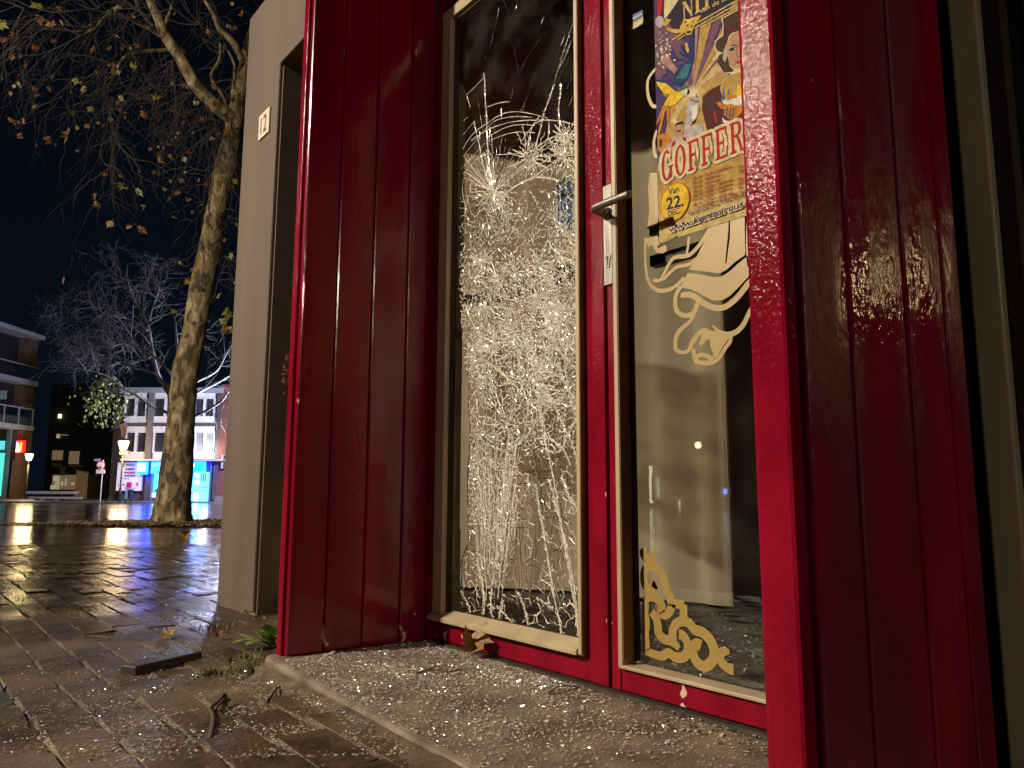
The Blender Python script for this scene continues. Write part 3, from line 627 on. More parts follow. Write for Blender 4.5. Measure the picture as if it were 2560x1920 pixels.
# crumbs of glass clinging to the cracks
b = MB()
R2.shuffle(crumbs)
for (x, z) in crumbs[:12000]:
    s = R2.choice((.0010, .0014, .0019, .0028)); n1 = Vector((R2.gauss(0, 1), R2.gauss(0, 1), R2.gauss(0, 1))).normalized(); n2 = n1.orthogonal().normalized(); n3 = n1.cross(n2)
    c = Vector((x, GL-.0025, z)); a, d, e = n1*s*R2.uniform(.7, 1.4), n2*s*R2.uniform(.7, 1.4), n3*s*R2.uniform(.7, 1.4)
    b.add([c+a+d*.3, c-a*.8+e*.5, c+d-e*.4, c-d*.8-e], [(0, 1, 2), (0, 2, 3), (0, 3, 1), (1, 3, 2)])
for k in range(5200):                        # loose flakes lying nearly flat on the broken face, these catch the lamps
    x, z = R2.choice(crumbs) if R2.random() < .75 else pxz(R2.uniform(1150, 1450), R2.uniform(420, 1560))
    x += R2.gauss(0, .004); z += R2.gauss(0, .004)
    if not inside((x, z)): continue
    nn = Vector((R2.gauss(-.12, .38), -1, R2.gauss(.05, .38))).normalized(); e1 = nn.orthogonal().normalized(); e2 = nn.cross(e1); s = R2.choice((.0009, .0013, .0018, .0024)); c = Vector((x, GL-.0032, z)); t = R2.uniform(0, 6)
    b.add([c+(e1*math.cos(t+a)+e2*math.sin(t+a))*s*R2.uniform(.6, 1.2) for a in (0, 2.1, 4.2)], [(0, 1, 2)])
b.build('glass_crumbs', M['crumb'], dl, kind='stuff')

# ------------------------------------------------------------------ poster on the right-hand pane
PY = GR-.0012
def q4(x, y): return pxz(1640+x/8.296, y/8.296, PY)
def q5(x, y): return pxz(1640+x/6.912, 180+y/6.912, PY)
def q8(x, y): return pxz(1620+x/2.675, y/2.675, PY)
PX0, PZ0 = pxz(1649, 608, PY); PX1, PZ1 = PX0+.420, PZ0+.594
po = thing('poster', 'colourful circus poster with GOFFER lettering taped inside the red door', 'poster', (PX0, PY, PZ0))
b = MB(); b.box(PX0, PX1, PY, PY+.0006, PZ0, PZ1)
pc = {}
def P_(name, c): pc.setdefault(name, len(pc)); return pc[name]
PCOL = {'navy': (.035, .02, .075), 'violet': (.055, .028, .12), 'mauve': (.16, .075, .13), 'rose': (.42, .22, .20), 'ochre': (.45, .29, .07), 'sand': (.56, .42, .16), 'cream': (.66, .55, .33), 'white': (.72, .68, .60), 'gold': (.62, .42, .06),
        'yellow': (.75, .50, .02), 'red': (.42, .012, .015), 'dkred': (.085, .012, .014), 'brown': (.055, .028, .018), 'black': (.012, .009, .012), 'blue': (.012, .03, .13), 'teal': (.03, .16, .20), 'skin': (.45, .25, .15), 'skin2': (.33, .16, .09),
        'orange': (.55, .20, .02), 'green': (.38, .38, .06), 'grey': (.42, .38, .33), 'olive': (.30, .23, .06), 'lilac': (.48, .40, .42), 'deep': (.02, .012, .035), 'ink': (.03, .022, .10), 'textred': (.38, .05, .015)}
PNAMES = list(PCOL); PI = {n: i for i, n in enumerate(PNAMES)}
PM = [mat('print_'+n, tuple(x*1.0 for x in c), tuple(x*.6 for x in c), 70, .65, spec=.12, detail=6, contrast=(.35, .72)) for n, c in PCOL.items()]
art = MB(); LAY = [0]
def shape(pts, c, layer=None):
    LAY[0] += 1; y = PY-.00008*(layer if layer is not None else 4+LAY[0]*.12)
    pts = [(min(max(x, PX0), PX1), min(max(z, PZ0), PZ1)) for x, z in pts]
    art.poly([(x, y, z) for x, z in pts], PI[c])
b.build('sheet', PM[PI['ochre']], po)
X = lambda t: PX0+(PX1-PX0)*t
Z = lambda t: PZ0+(PZ1-PZ0)*t
def band(z0, z1, c): shape([(PX0, Z(z0)), (PX1, Z(z0)), (PX1, Z(z1)), (PX0, Z(z1))], c)
for k, c in enumerate(('sand', 'sand', 'ochre', 'ochre', 'olive', 'sand', 'sand', 'ochre', 'ochre', 'rose', 'mauve', 'mauve', 'violet', 'violet', 'navy', 'navy', 'deep', 'deep')): band(k/18, (k+1)/18, c)
# darker corner at left, light rays from the middle
shape([(PX0, Z(.30)), (PX0, Z(1)), (X(.12), Z(1)), (X(.20), Z(.82)), (X(.12), Z(.62)), (X(.06), Z(.42))], 'violet')
shape([(PX0, Z(.62)), (PX0, Z(.9)), (X(.15), Z(.86)), (X(.10), Z(.68))], 'mauve')
cx_, cz_ = q5(640, 330)
for a0, a1, L, c in ((58, 66, .20, 'mauve'), (68, 80, .20, 'ochre'), (82, 89, .22, 'rose'), (36, 44, .2, 'sand'), (46, 54, .2, 'ochre'), (10, 30, .2, 'sand'), (100, 112, .16, 'mauve'), (120, 128, .14, 'rose'), (-20, 4, .16, 'ochre')):
    shape([(cx_, cz_)]+[(cx_+L*math.cos(math.radians(a)), cz_+L*math.sin(math.radians(a))) for a in np.linspace(a0, a1, 4)], c)
shape([q5(*p) for p in ((520, 240), (600, 250), (760, 230), (860, 330), (790, 420), (800, 620), (600, 640), (520, 560), (430, 660), (330, 900), (250, 860), (330, 600), (480, 420))], 'sand')
shape([q5(*p) for p in ((560, 300), (730, 290), (740, 420), (560, 430))], 'cream')
# sparkles
for k in range(70):
    x, y = R2.gauss(150, 120), R2.gauss(1000, 190)
    if x < 5 or y < 640 or y > 1560: continue
    r = R2.choice((9, 12, 16, 24)); shape([q4(x+r*math.cos(t), y+r*math.sin(t)) for t in np.linspace(.3, 6.0, 6)], R2.choice(('white', 'lilac', 'cream')))
# rider's hat, face, coat
shape([q4(*p) for p in ((1360, 380), (1740, 180), (2300, -80), (2300, 1750), (1440, 1660), (1500, 1500), (1400, 1480), (1290, 1330), (1270, 1160), (1215, 1010), (1225, 850), (1380, 720), (1390, 520))], 'cream')
shape([q4(*p) for p in ((1390, 390), (1740, 200), (2300, -60), (2300, 700), (1740, 640), (1560, 700), (1460, 860), (1400, 1100), (1280, 1060), (1235, 960), (1260, 850), (1400, 740), (1410, 540))], 'brown')
shape([q4(*p) for p in ((1400, 620), (1740, 420), (2300, 200), (2300, 420), (1740, 560), (1420, 760))], 'dkred')
shape([q4(*p) for p in ((1560, 720), (1740, 640), (2240, 640), (2240, 1330), (1780, 1400), (1640, 1440), (1520, 1340), (1480, 1100), (1490, 900))], 'skin')
shape([q4(*p) for p in ((1530, 730), (1480, 900), (1480, 1120), (1540, 1380), (1640, 1480), (1560, 1500), (1410, 1500), (1330, 1380), (1270, 1300), (1300, 1160), (1380, 1110), (1450, 880))], 'brown')
shape([q4(*p) for p in ((1470, 900), (1490, 1150), (1440, 1300), (1390, 1220), (1410, 1050))], 'grey')
shape([q4(*p) for p in ((1660, 980), (1715, 960), (1705, 1150), (1760, 1190), (1700, 1200), (1660, 1150))], 'skin2')
shape([q4(*p) for p in ((1520, 960), (1610, 925), (1700, 935), (1690, 955), (1610, 950))], 'black')
shape([q4(*p) for p in ((1510, 1050), (1560, 1000), (1660, 985), (1650, 1030), (1560, 1065))], 'black')
shape([q4(*p) for p in ((1620, 1020), (1655, 1000), (1650, 1028))], 'white')
shape([q4(*p) for p in ((1640, 1300), (1700, 1270), (1780, 1250), (2000, 1250), (1960, 1310), (1780, 1320), (1700, 1330))], 'red')
shape([q5(*p) for p in ((1260, 30), (1170, 190), (900, 340), (815, 430), (800, 640), (860, 900), (960, 1280), (1160, 1180), (1530, 1040), (3000, 600), (3000, -200), (1480, 60))], 'dkred')
for p in (((860, 500), (1000, 420), (1060, 560), (1000, 620), (900, 600)), ((980, 700), (1060, 720), (1110, 880), (1080, 980), (1010, 860))): shape([q5(*x) for x in p], 'brown')
shape([q5(*p) for p in ((990, 690), (1030, 700), (1070, 840), (1040, 900))], 'red')
shape([q5(*p) for p in ((1150, 960), (1380, 900), (1360, 1080), (1160, 1180))], 'red')
gl = [q5(1520+400*math.cos(t)*1.0, 290+300*math.sin(t)) for t in np.linspace(0, 6.2, 26)]
shape(gl, 'cream'); shape([q5(1520+385*math.cos(t), 290+285*math.sin(t)) for t in np.linspace(0, 6.2, 26)], 'ochre')
shape([q5(*p) for p in ((1130, 470), (1500, 400), (1900, 330), (1900, 520), (1560, 600), (1180, 560))], 'white')
for x in (1175, 1260): shape([q5(x-35, 500), q5(x+35, 480), q5(x, 260)], 'teal')
shape([q5(*p) for p in ((1370, 410), (1440, 200), (1520, 390))], 'yellow'); shape([q5(*p) for p in ((1200, 400), (1310, 390), (1410, 400), (1410, 450), (1230, 490))], 'orange')
shape([q5(*p) for p in ((1050, 540), (1110, 510), (1180, 570), (1240, 570), (1300, 545), (1400, 600), (1500, 560), (1500, 700), (1400, 790), (1290, 830), (1180, 760), (1190, 650), (1120, 630))], 'orange')
shape([q5(*p) for p in ((1190, 640), (1400, 630), (1400, 740), (1290, 830), (1180, 760))], 'skin2')
for x in (1235, 1290, 1350): shape([q5(x, 600), q5(x+14, 600), q5(x-8, 790), q5(x-22, 780)], 'brown')
shape([q5(*p) for p in ((1150, 780), (1200, 840), (1280, 850), (1380, 800), (1420, 830), (1380, 890), (1240, 910), (1160, 860))], 'white')
# macaw
shape([q4(*p) for p in ((810, 560), (800, 1250), (660, 1659), (520, 1800), (330, 1760), (400, 1500), (560, 1330), (700, 1270), (640, 1180), (700, 900), (740, 700))], 'blue')
for p in (((520, 930), (600, 950), (700, 1180), (640, 1160), (510, 1010)), ((490, 1060), (560, 1080), (690, 1230), (600, 1210), (480, 1110)), ((450, 1200), (540, 1210), (690, 1270), (560, 1290), (440, 1260)), ((430, 1350), (520, 1340), (660, 1320), (540, 1400), (425, 1420))): shape([q4(*x) for x in p], 'blue')
shape([q4(*p) for p in ((610, 890), (660, 900), (700, 1080), (660, 1100), (620, 1010))], 'yellow')
shape([q4(*p) for p in ((620, 1340), (740, 1330), (640, 1640), (420, 1640), (520, 1480))], 'teal')
shape([q5(*p) for p in ((0, 130), (130, 150), (270, 220), (360, 310), (330, 380), (230, 300), (0, 180))], 'blue')
shape([q5(*p) for p in ((10, 170), (180, 200), (290, 290), (370, 360), (470, 320), (520, 280), (500, 400), (430, 470), (350, 560), (240, 600), (140, 580), (210, 440), (150, 380), (40, 240))], 'yellow')
shape([q5(*p) for p in ((110, 380), (250, 380), (240, 430), (180, 440))], 'olive')
shape([q5(*p) for p in ((370, 320), (440, 260), (560, 235), (590, 260), (500, 290), (400, 335))], 'teal')
shape([q5(*p) for p in ((455, 370), (510, 310), (570, 290), (550, 390), (480, 420))], 'white'); shape([q5(*p) for p in ((560, 290), (590, 330), (570, 400), (540, 380))], 'black')
for p in (((130, 580), (220, 600), (90, 800), (20, 920), (5, 880)), ((190, 610), (240, 610), (230, 870), (200, 890)), ((120, 700), (160, 700), (100, 1000), (60, 1080), (40, 1050)), ((270, 590), (340, 640), (320, 700), (280, 680))): shape([q5(*x) for x in p], 'orange')
shape([q5(*p) for p in ((30, 1100), (110, 1060), (250, 1120), (270, 1180), (180, 1300), (100, 1400), (40, 1350))], 'orange')
shape([q5(*p) for p in ((60, 1180), (120, 1160), (110, 1290), (70, 1310))], 'brown')
# white horse
shape([q5(*p) for p in ((540, 560), (600, 470), (690, 400), (740, 470), (760, 560), (740, 700), (710, 800), (660, 900), (640, 860), (600, 940), (800, 900), (840, 1050), (800, 1200), (780, 1330), (620, 1330), (500, 1180), (490, 1000), (530, 800))], 'lilac')
shape([q5(*p) for p in ((600, 600), (720, 560), (720, 700), (690, 800), (650, 840), (610, 740))], 'white')
shape([q5(*p) for p in ((640, 860), (700, 810), (680, 880), (650, 905))], 'black'); shape([q5(*p) for p in ((590, 640), (620, 690), (630, 840), (600, 760))], 'grey')
shape([q5(*p) for p in ((605, 430), (630, 490), (745, 510), (740, 530), (610, 500))], 'brown'); shape([q5(*p) for p in ((700, 380), (720, 420), (705, 470))], 'brown')
# man with a tray of flowers
shape([q5(*p) for p in ((290, 820), (330, 800), (400, 880), (340, 900), (340, 950))], 'cream')
shape([q5(*p) for p in ((60, 1480), (150, 1330), (280, 1190), (350, 1150), (480, 1090), (620, 1100), (740, 1190), (750, 1270), (640, 1310), (500, 1330), (300, 1600), (60, 1620))], 'lilac')
shape([q5(*p) for p in ((330, 930), (400, 870), (480, 900), (490, 1020), (450, 1130), (390, 1170), (330, 1100))], 'skin')
shape([q5(*p) for p in ((330, 950), (350, 890), (470, 850), (480, 900), (380, 920))], 'black'); shape([q5(*p) for p in ((370, 1010), (440, 1000), (440, 1030), (375, 1050))], 'brown')
shape([q5(*p) for p in ((280, 1230), (340, 1170), (340, 1260), (270, 1330))], 'red'); shape([q5(*p) for p in ((460, 1120), (520, 1130), (530, 1190), (480, 1190))], 'red')
shape([q5(*p) for p in ((210, 1500), (300, 1480), (500, 1380), (480, 1520), (330, 1600), (200, 1620))], 'brown')
for k in range(24):
    t = R2.random(); x, y = 280+330*t+R2.gauss(0, 14), 1420-190*t+R2.gauss(0, 30); r = R2.uniform(14, 28)
    shape([q5(x+r*math.cos(a), y+r*math.sin(a)) for a in np.linspace(0, 5.4, 7)], R2.choice(('green', 'cream', 'yellow', 'olive')))
# title plate, its gilt rules and scroll
shape([q4(*p) for p in ((270, 240), (460, 20), (560, -400), (2800, -900), (2800, -560), (1740, 0), (960, 470), (620, 660), (350, 600), (250, 420))], 'deep')
for (x0, y0), (x1, y1) in (((830, 500), (1735, -10)), ((810, 590), (1735, 70)), ((930, 590), (1735, 140))):
    m_ = (y1-y0)/(x1-x0); x2 = 2800; shape([q4(x0, y0-14), q4(x2, y0+m_*(x2-x0)-14), q4(x2, y0+m_*(x2-x0)+16), q4(x0, y0+16)], 'sand')
shape([q4(*p) for p in ((520, 540), (600, 420), (700, 400), (900, 330), (950, 330), (900, 400), (830, 500), (780, 600), (740, 720), (650, 740), (610, 680), (400, 690), (260, 640), (220, 560), (300, 600), (500, 620))], 'gold')
shape([q4(*p) for p in ((140, 530), (200, 440), (230, 380), (270, 410), (330, 400), (280, 490), (220, 550))], 'gold')
for p in (((600, 450), (650, 440), (640, 480), (600, 480)), ((640, 540), (690, 500), (680, 570)), ((720, 540), (780, 530), (750, 590)), ((640, 660), (740, 640), (720, 700), (660, 710)), ((760, 460), (810, 430), (800, 470))): shape([q4(*x) for x in p], 'deep')
shape([q4(*p) for p in ((330, 830), (560, 690), (600, 690), (360, 850))], 'gold'); shape([q4(*p) for p in ((450, 820), (600, 730), (620, 740), (470, 835))], 'gold')
shape([q4(*p) for p in ((40, -60), (140, -60), (150, 120), (100, 370), (50, 370), (35, 150))], 'red')
shape([q4(*p) for p in ((190, -60), (520, -60), (420, 100), (280, 300), (190, 420), (180, 200))], 'cream')
shape([q4(90+90*math.cos(t), 460+125*math.sin(t)) for t in np.linspace(0, 5.9, 12)], 'lilac')
# lettering
LAY[0] += 30
def yl(): LAY[0] += 3; return PY-.00008*(4+LAY[0]*.12)
def word(body, c, p0, p1, h, bold=0, serif=False, spacing=1.0, shear=0):
    """letters from photo point p0 (left of the baseline) to p1, h = cap height in metres; level on the sheet"""
    x0, z0 = p0; x1, z1 = p1
    t = MB(); w = text_mesh(t, body, h/.70, (0, 0), bold=bold, spacing=spacing, shear=shear); k = (x1-x0)/w; sl = (z1-z0)/(x1-x0); y = yl()
    art.add([(x0+vx*k, y, z0+vz+vx*k*sl) for vx, _, vz in t.v], t.f, PI[c])
def serif_word(letters, c, halo, x0, z0, w, h, gap=.14):
    """big roman capitals built from strokes"""
    G = {'F': ([[(0, 0), (.5, 0), (.5, .07), (.36, .10), (.36, 1), (.12, 1), (.12, .10), (0, .07)], [(.36, 1), (.95, 1), (.95, .66), (.88, .66), (.80, .90), (.36, .92)], [(.36, .56), (.6, .56), (.68, .68), (.72, .68), (.72, .32), (.68, .32), (.6, .46), (.36, .46)], [(0, 1), (.12, 1), (.12, .92), (0, .95)]], 1.0),
         'E': ([[(0, 0), (.36, 0), (.36, 1), (.12, 1), (.12, .08), (0, .05)], [(.36, 1), (.95, 1), (.95, .66), (.88, .66), (.80, .90), (.36, .92)], [(.36, .56), (.6, .56), (.68, .68), (.72, .68), (.72, .32), (.68, .32), (.6, .46), (.36, .46)], [(.36, 0), (1, 0), (1, .36), (.93, .36), (.84, .10), (.36, .08)], [(0, 1), (.12, 1), (.12, .92), (0, .95)]], 1.02),
         'R': ([[(0, 0), (.5, 0), (.5, .07), (.36, .10), (.36, 1), (.12, 1), (.12, .10), (0, .07)], [(.36, 1)]+[(.55+.38*math.sin(a), .75+.25*math.cos(a)) for a in np.linspace(0, math.pi, 9)]+[(.36, .5), (.36, .58), (.5, .58)]+[(.53+.15*math.sin(a), .75-.17*math.cos(a)) for a in np.linspace(0, math.pi, 8)]+[(.36, .92)], [(.5, .52), (.72, .50), (.98, .06), (1.08, .06), (1.08, 0), (.80, 0)], [(0, 1), (.12, 1), (.12, .92), (0, .95)]], 1.08),
         'N': ([[(0, 0), (.3, 0), (.3, .05), (.2, .08), (.2, .92), (.1, .92), (.1, .08), (0, .05)], [(0, 1), (.28, 1), (.85, .18), (.85, 0), (.78, 0), (.1, .90), (0, .94)], [(.78, .92), (.68, .95), (.68, 1), (.98, 1), (.98, .95), (.88, .92), (.88, 0), (.78, .1)]], .98),
         'I': ([[(0, 0), (.5, 0), (.5, .06), (.38, .1), (.38, .9), (.5, .94), (.5, 1), (0, 1), (0, .94), (.12, .9), (.12, .1), (0, .06)]], .5),
         'J': ([[(.2, 1), (.7, 1), (.7, .94), (.58, .9)]+[(.3+.28*math.cos(a), .1+.22*math.sin(a)) for a in np.linspace(0, -math.pi, 8)]+[(.10, .12), (.2, .02), (.32, .12), (.32, .9), (.2, .94)]], .7)}
        
    def oval(g):
        a0, a1 = (0, 2*math.pi) if not g else (.9, 2*math.pi-.12)
        out = [(.48+.48*math.cos(t), .5+.53*math.sin(t)) for t in np.linspace(a0, a1, 26)]; inn = [(.48+.24*math.cos(t), .5+.44*math.sin(t)) for t in np.linspace(a0, a1, 26)]
        S = [[out[i], out[i+1], inn[i+1], inn[i]] for i in range(25)]
        if g: S += [[(.60, .40), (1.06, .40), (1.06, .47), (.60, .47)], [(.72, .04), (.94, .04), (.94, .40), (.72, .40)], [(.82, .66), (.92, .66), (.92, 1.0), (.86, 1.0)]]
        return S, (1.06 if g else .98)
    tot = sum((oval(l == 'G')[1] if l in 'GO' else G[l][1]) for l in letters)+gap*(len(letters)-1); u = w/tot
    for pas in (0, 1):
        x = x0; LAY[0] += 2; y = yl()
        for l in letters:
            S, wd = oval(l == 'G') if l in 'GO' else G[l]
            for si, st in enumerate(S):
                pts = [(x+px_*u, z0+pz_*h) for px_, pz_ in st]
                if pas == 0:
                    if not halo: continue
                    e = h*.10                    # pale outline: the stroke grown outwards
                    for k in range(8):
                        ox, oz = e*math.cos(k*math.pi/4), e*math.sin(k*math.pi/4); art.poly([(px_+ox, y-.000001*k-.0000002*si, pz_+oz) for px_, pz_ in pts], PI[halo])
                else: art.poly([(px_, y-.0000012*(si+1), pz_) for px_, pz_ in pts], PI[c])
            x += (wd+gap)*u
gx0, gz0 = q8(98, 1222); gx1, gz1 = q8(650, 1010)
serif_word('GOFFER', 'red', 'cream', gx0, gz0, gx1-gx0, .067)
nx0, nz0 = q4(570, 400); nx1, nz1 = q4(1130, 130)
serif_word('NIJ', 'sand', None, nx0, (nz0+nz1)/2-.003, (nx1-nx0)*1.0, .045, .12)
word('van de fa', 'sand', q4(930, 290), q4(1480, 10), .011, .0002)
cx0, cz0 = q8(183, 1352)
LAY[0] += 6; yb = yl(); art.poly([(cx0+.040*math.cos(t), yb, cz0+.043*math.sin(t)) for t in np.linspace(0, 6.2, 36)], PI['orange'])
yb = yl(); art.poly([(cx0+.037*math.cos(t), yb, cz0+.040*math.sin(t)) for t in np.linspace(0, 6.2, 36)], PI['yellow'])
word('Van', 'ink', q8(142, 1306), q8(216, 1284), .014, .0004); word('22.', 'ink', q8(128, 1406), q8(246, 1376), .026, .0011); word('DEC.', 'ink', q8(138, 1452), q8(224, 1426), .013, .0005)
lines = ['22.12', '23.12', '24.12', '25.12', '26.12', '27.12', '28.12']; times = ['15:00 + 20:00 uur', '16:00 uur', '12:30 uur', '12:30 + 16:00 uur', '12:30 + 16:00 uur', '12:30 + 16:00 uur', '12:30 + 16:00 uur']
for i, (d_, t_) in enumerate(zip(lines, times)):
    dy = i*29.0
    word(d_, 'textred', q8(303, 1206+dy), q8(362, 1187+dy), .0056, .0002)
    full = 1.0 if '+' in t_ else .53
    word(t_, 'textred', q8(380, 1180+dy), q8(380+192*full, 1180+dy-60*full), .0056, .0002)
for i, d_ in enumerate(('29.', '30.', '', '02.', '03.', '04.')):
    if d_: word(d_, 'textred', q8(608, 1130+i*27), q8(642, 1119+i*27), .0056, .0002)
word('31.12.2025 + 01.01.2026  Ge', 'textred', q8(330, 1398), q8(655, 1290), .0062, .0003)
word('Op 22.12 en 29.12  Grote familie-', 'ink', q8(280, 1442), q8(660, 1310), .0058, .0001)
for c_, bo in (('cream', .0022), ('ink', .0002)): word('www.kerstcircus-', c_, q8(148, 1560), q8(672, 1378), .0155, bo)
art.build('artwork', PM, po)
# strips of tape at the poster's lower edge
b = MB(); b.plate([(PX0-.006, PZ0-.004), (PX0+.05, PZ0+.004), (PX0+.05, PZ0+.001), (PX0-.006, PZ0-.009)], PY-.0012, PY-.0002); b.build('tape', flat('dark_tape', (.03, .025, .02)), po)

# ------------------------------------------------------------------ gold lettering on the glass
GY = GR-.0004
def z5(x, y): return pxz(1560+x/3.3175, 450+y/3.3175, GY)
def zs(x, y): return pxz(1500+x/2.764, 700+y/2.764, GY)
def zc_(x, y): return pxz(1560+x/4.367, 1340+y/4.367, GY)
gm = MB()
def gpoly(pts, y=GY, n=0):
    pts = smooth_path(pts, n, True) if n else pts
    pp = [(float(p[0]), float(p[1])) for p in pts]; A2 = sum(pp[i][0]*pp[(i+1) % len(pp)][1]-pp[(i+1) % len(pp)][0]*pp[i][1] for i in range(len(pp)))
    if A2 < 0: pp.reverse()
    gm.poly([(x, y, z) for x, z in pp])
GK = [0]
def gstroke(pts, w, n=7, taper=False):
    w = [x*1.3 for x in w] if hasattr(w, '__len__') else w*1.3
    P = smooth_path(pts, n); N = len(P); GK[0] += 1; y = GY-.00003*GK[0]
    L, Rr = [], []
    for i, p in enumerate(P):
        d = P[min(i+1, N-1)]-P[max(i-1, 0)]; d = d/(np.hypot(*d) or 1); ww = (w if not hasattr(w, '__len__') else float(np.interp(i/(N-1), np.linspace(0, 1, len(w)), w)))/2
        L.append(p+np.array([-d[1], d[0]])*ww); Rr.append(p-np.array([-d[1], d[0]])*ww)
    k = len(gm.v); gm.add([(q[0], y, q[1]) for q in L+Rr], [(N+i, N+i+1, i+1, i) for i in range(N-1)])
# large flourish under the poster (photo shapes carried to the plane of the glass)
def cut(pts): return [(min(x, -.56), z) for x, z in pts]
gpoly([z5(*p) for p in ((715, 395), (800, 365), (868, 345), (862, 460), (846, 610), (840, 690), (850, 690), (862, 600), (880, 460), (880, 340), (1000, 305), (1005, 600), (1000, 625), (920, 680), (850, 745), (790, 775), (700, 762), (540, 742), (600, 640), (680, 480))])
gpoly([z5(*p) for p in ((1014, 640), (1024, 720), (1120, 640), (1120, 740), (1040, 790), (960, 880), (880, 960), (820, 995), (740, 1000), (660, 960), (560, 905), (480, 895), (460, 900), (500, 820), (530, 770), (640, 785), (740, 805), (810, 800), (880, 755), (950, 690))])
gpoly([z5(*p) for p in ((1018, 310), (1120, 275), (1120, 600), (1030, 640), (1012, 620), (1012, 480))])
gstroke([z5(*p) for p in ((1150, 760), (1040, 850), (960, 950), (900, 1010), (830, 1055), (750, 1060), (660, 1020), (600, 975), (540, 950), (470, 955))], [.010, .010, .009, .009])
gstroke([z5(*p) for p in ((470, 880), (430, 960), (425, 1040), (450, 1100), (520, 1125), (585, 1090), (610, 1020), (620, 990))], .008)
gstroke([z5(*p) for p in ((585, 1110), (540, 1180), (470, 1240), (430, 1310), (430, 1400), (480, 1430), (540, 1410), (560, 1360), (600, 1300), (650, 1250), (700, 1250))], [.005, .009, .006, .009, .006])
gpoly([z5(*p) for p in ((560, 1340), (600, 1290), (650, 1262), (640, 1300), (620, 1370), (650, 1370), (680, 1330), (712, 1320), (712, 1370), (740, 1440), (735, 1480), (770, 1470), (800, 1410), (850, 1340), (880, 1300), (800, 1270), (730, 1250), (650, 1240), (600, 1270), (550, 1330))])
gstroke([z5(*p) for p in ((575, 1400), (590, 1490), (620, 1510), (680, 1518), (740, 1510), (790, 1470), (850, 1380), (880, 1340), (885, 1290))], .007)
gstroke([z5(*p) for p in ((590, 1480), (630, 1452), (680, 1455), (720, 1480), (745, 1482))], .007)
gstroke([z5(*p) for p in ((735, 1205), (790, 1260), (860, 1280), (930, 1260), (990, 1200), (1040, 1100), (1120, 980))], [.003, .008, .009, .008, .009])
gstroke([z5(*p) for p in ((715, 398), (640, 520), (570, 600), (520, 630), (430, 640), (390, 670), (340, 760), (300, 830), (240, 830))], [.007, .007, .006])
gstroke([z5(*p) for p in ((600, 650), (540, 700), (440, 720), (380, 770), (320, 830))], .006)
gstroke([z5(*p) for p in ((180, 480), (175, 620), (185, 760), (215, 860), (280, 915), (370, 910), (440, 870), (500, 810))], [.005, .006, .007, .006])
gstroke([z5(*p) for p in ((540, 470), (530, 560), (515, 630))], .005)
gpoly([z5(*p) for p in ((215, -60), (275, -60), (285, 300), (275, 370), (190, 410), (210, 250), (198, 80))])
gpoly([z5(*p) for p in ((180, 490), (280, 460), (290, 530), (350, 545), (355, 590), (320, 610), (270, 600), (230, 540), (200, 560))])
gstroke([pxz(1440+x/2.2125, y/2.2125, GY) for x, y in ((440, 380), (400, 440), (398, 520), (420, 580), (445, 590))], .006)
gstroke([pxz(1440+x/2.2125, y/2.2125, GY) for x, y in ((448, 720), (432, 780), (436, 850), (450, 870))], .006)
gm.build('gold_flourish', M['gold'], dr)
# fretwork corner ornament
gm = MB(); GK[0] = 0
def C(*pts): return [zc_(*p) for p in pts]
gpoly(C((240, 110), (180, 140), (165, 175), (190, 250), (235, 300), (280, 310), (330, 295), (358, 240), (358, 190), (335, 152), (310, 160), (305, 200), (270, 215), (245, 190)))
_gs = gstroke
def gstroke(pts, w, n=7, taper=False): _gs(pts, [x*1.14 for x in w] if hasattr(w, '__len__') else w*1.14, n)
gstroke(C((330, 570), (345, 520), (300, 580), (245, 560), (215, 480), (225, 380), (275, 330), (335, 340), (400, 400), (440, 480), (455, 590), (500, 660), (515, 740)), [.012, .013, .013, .013, .014, .013], 7)
gstroke(C((225, 740), (250, 680), (310, 660), (370, 690), (410, 760), (400, 830), (440, 860), (490, 830), (520, 770), (530, 740), (660, 750)), [.010, .014, .014, .013, .013, .012], 6)
gstroke(C((650, 745), (650, 830), (650, 910)), .013, 3)
gstroke(C((240, 730), (232, 830), (250, 950), (238, 1060), (250, 1180), (248, 1250), (330, 1290), (420, 1310), (480, 1275), (560, 1320), (640, 1325), (690, 1270), (690, 1170), (650, 1090), (600, 1070)), [.012, .011, .011, .012, .014, .013, .013], 6)
gstroke(C((300, 830), (350, 900), (370, 980), (380, 1060), (430, 1120), (500, 1140), (560, 1180), (600, 1230)), [.012, .014, .014, .013, .009], 6)
gstroke(C((540, 1130), (530, 1040), (570, 960), (640, 930), (710, 950), (770, 1020), (850, 1050), (930, 1120), (975, 1210), (985, 1320), (930, 1400), (870, 1420), (800, 1380), (755, 1290), (760, 1210), (800, 1180), (840, 1200)), [.013, .013, .014, .015, .014, .015, .015], 6)
gpoly(C((1010, 1270), (1040, 1220), (1100, 1205), (1150, 1240), (1150, 1290), (1100, 1310), (1090, 1340), (1130, 1385), (1195, 1400), (1195, 1525), (1120, 1495), (1050, 1430), (1015, 1370)))
gm.build('corner_ornament', M['gold'], dr)
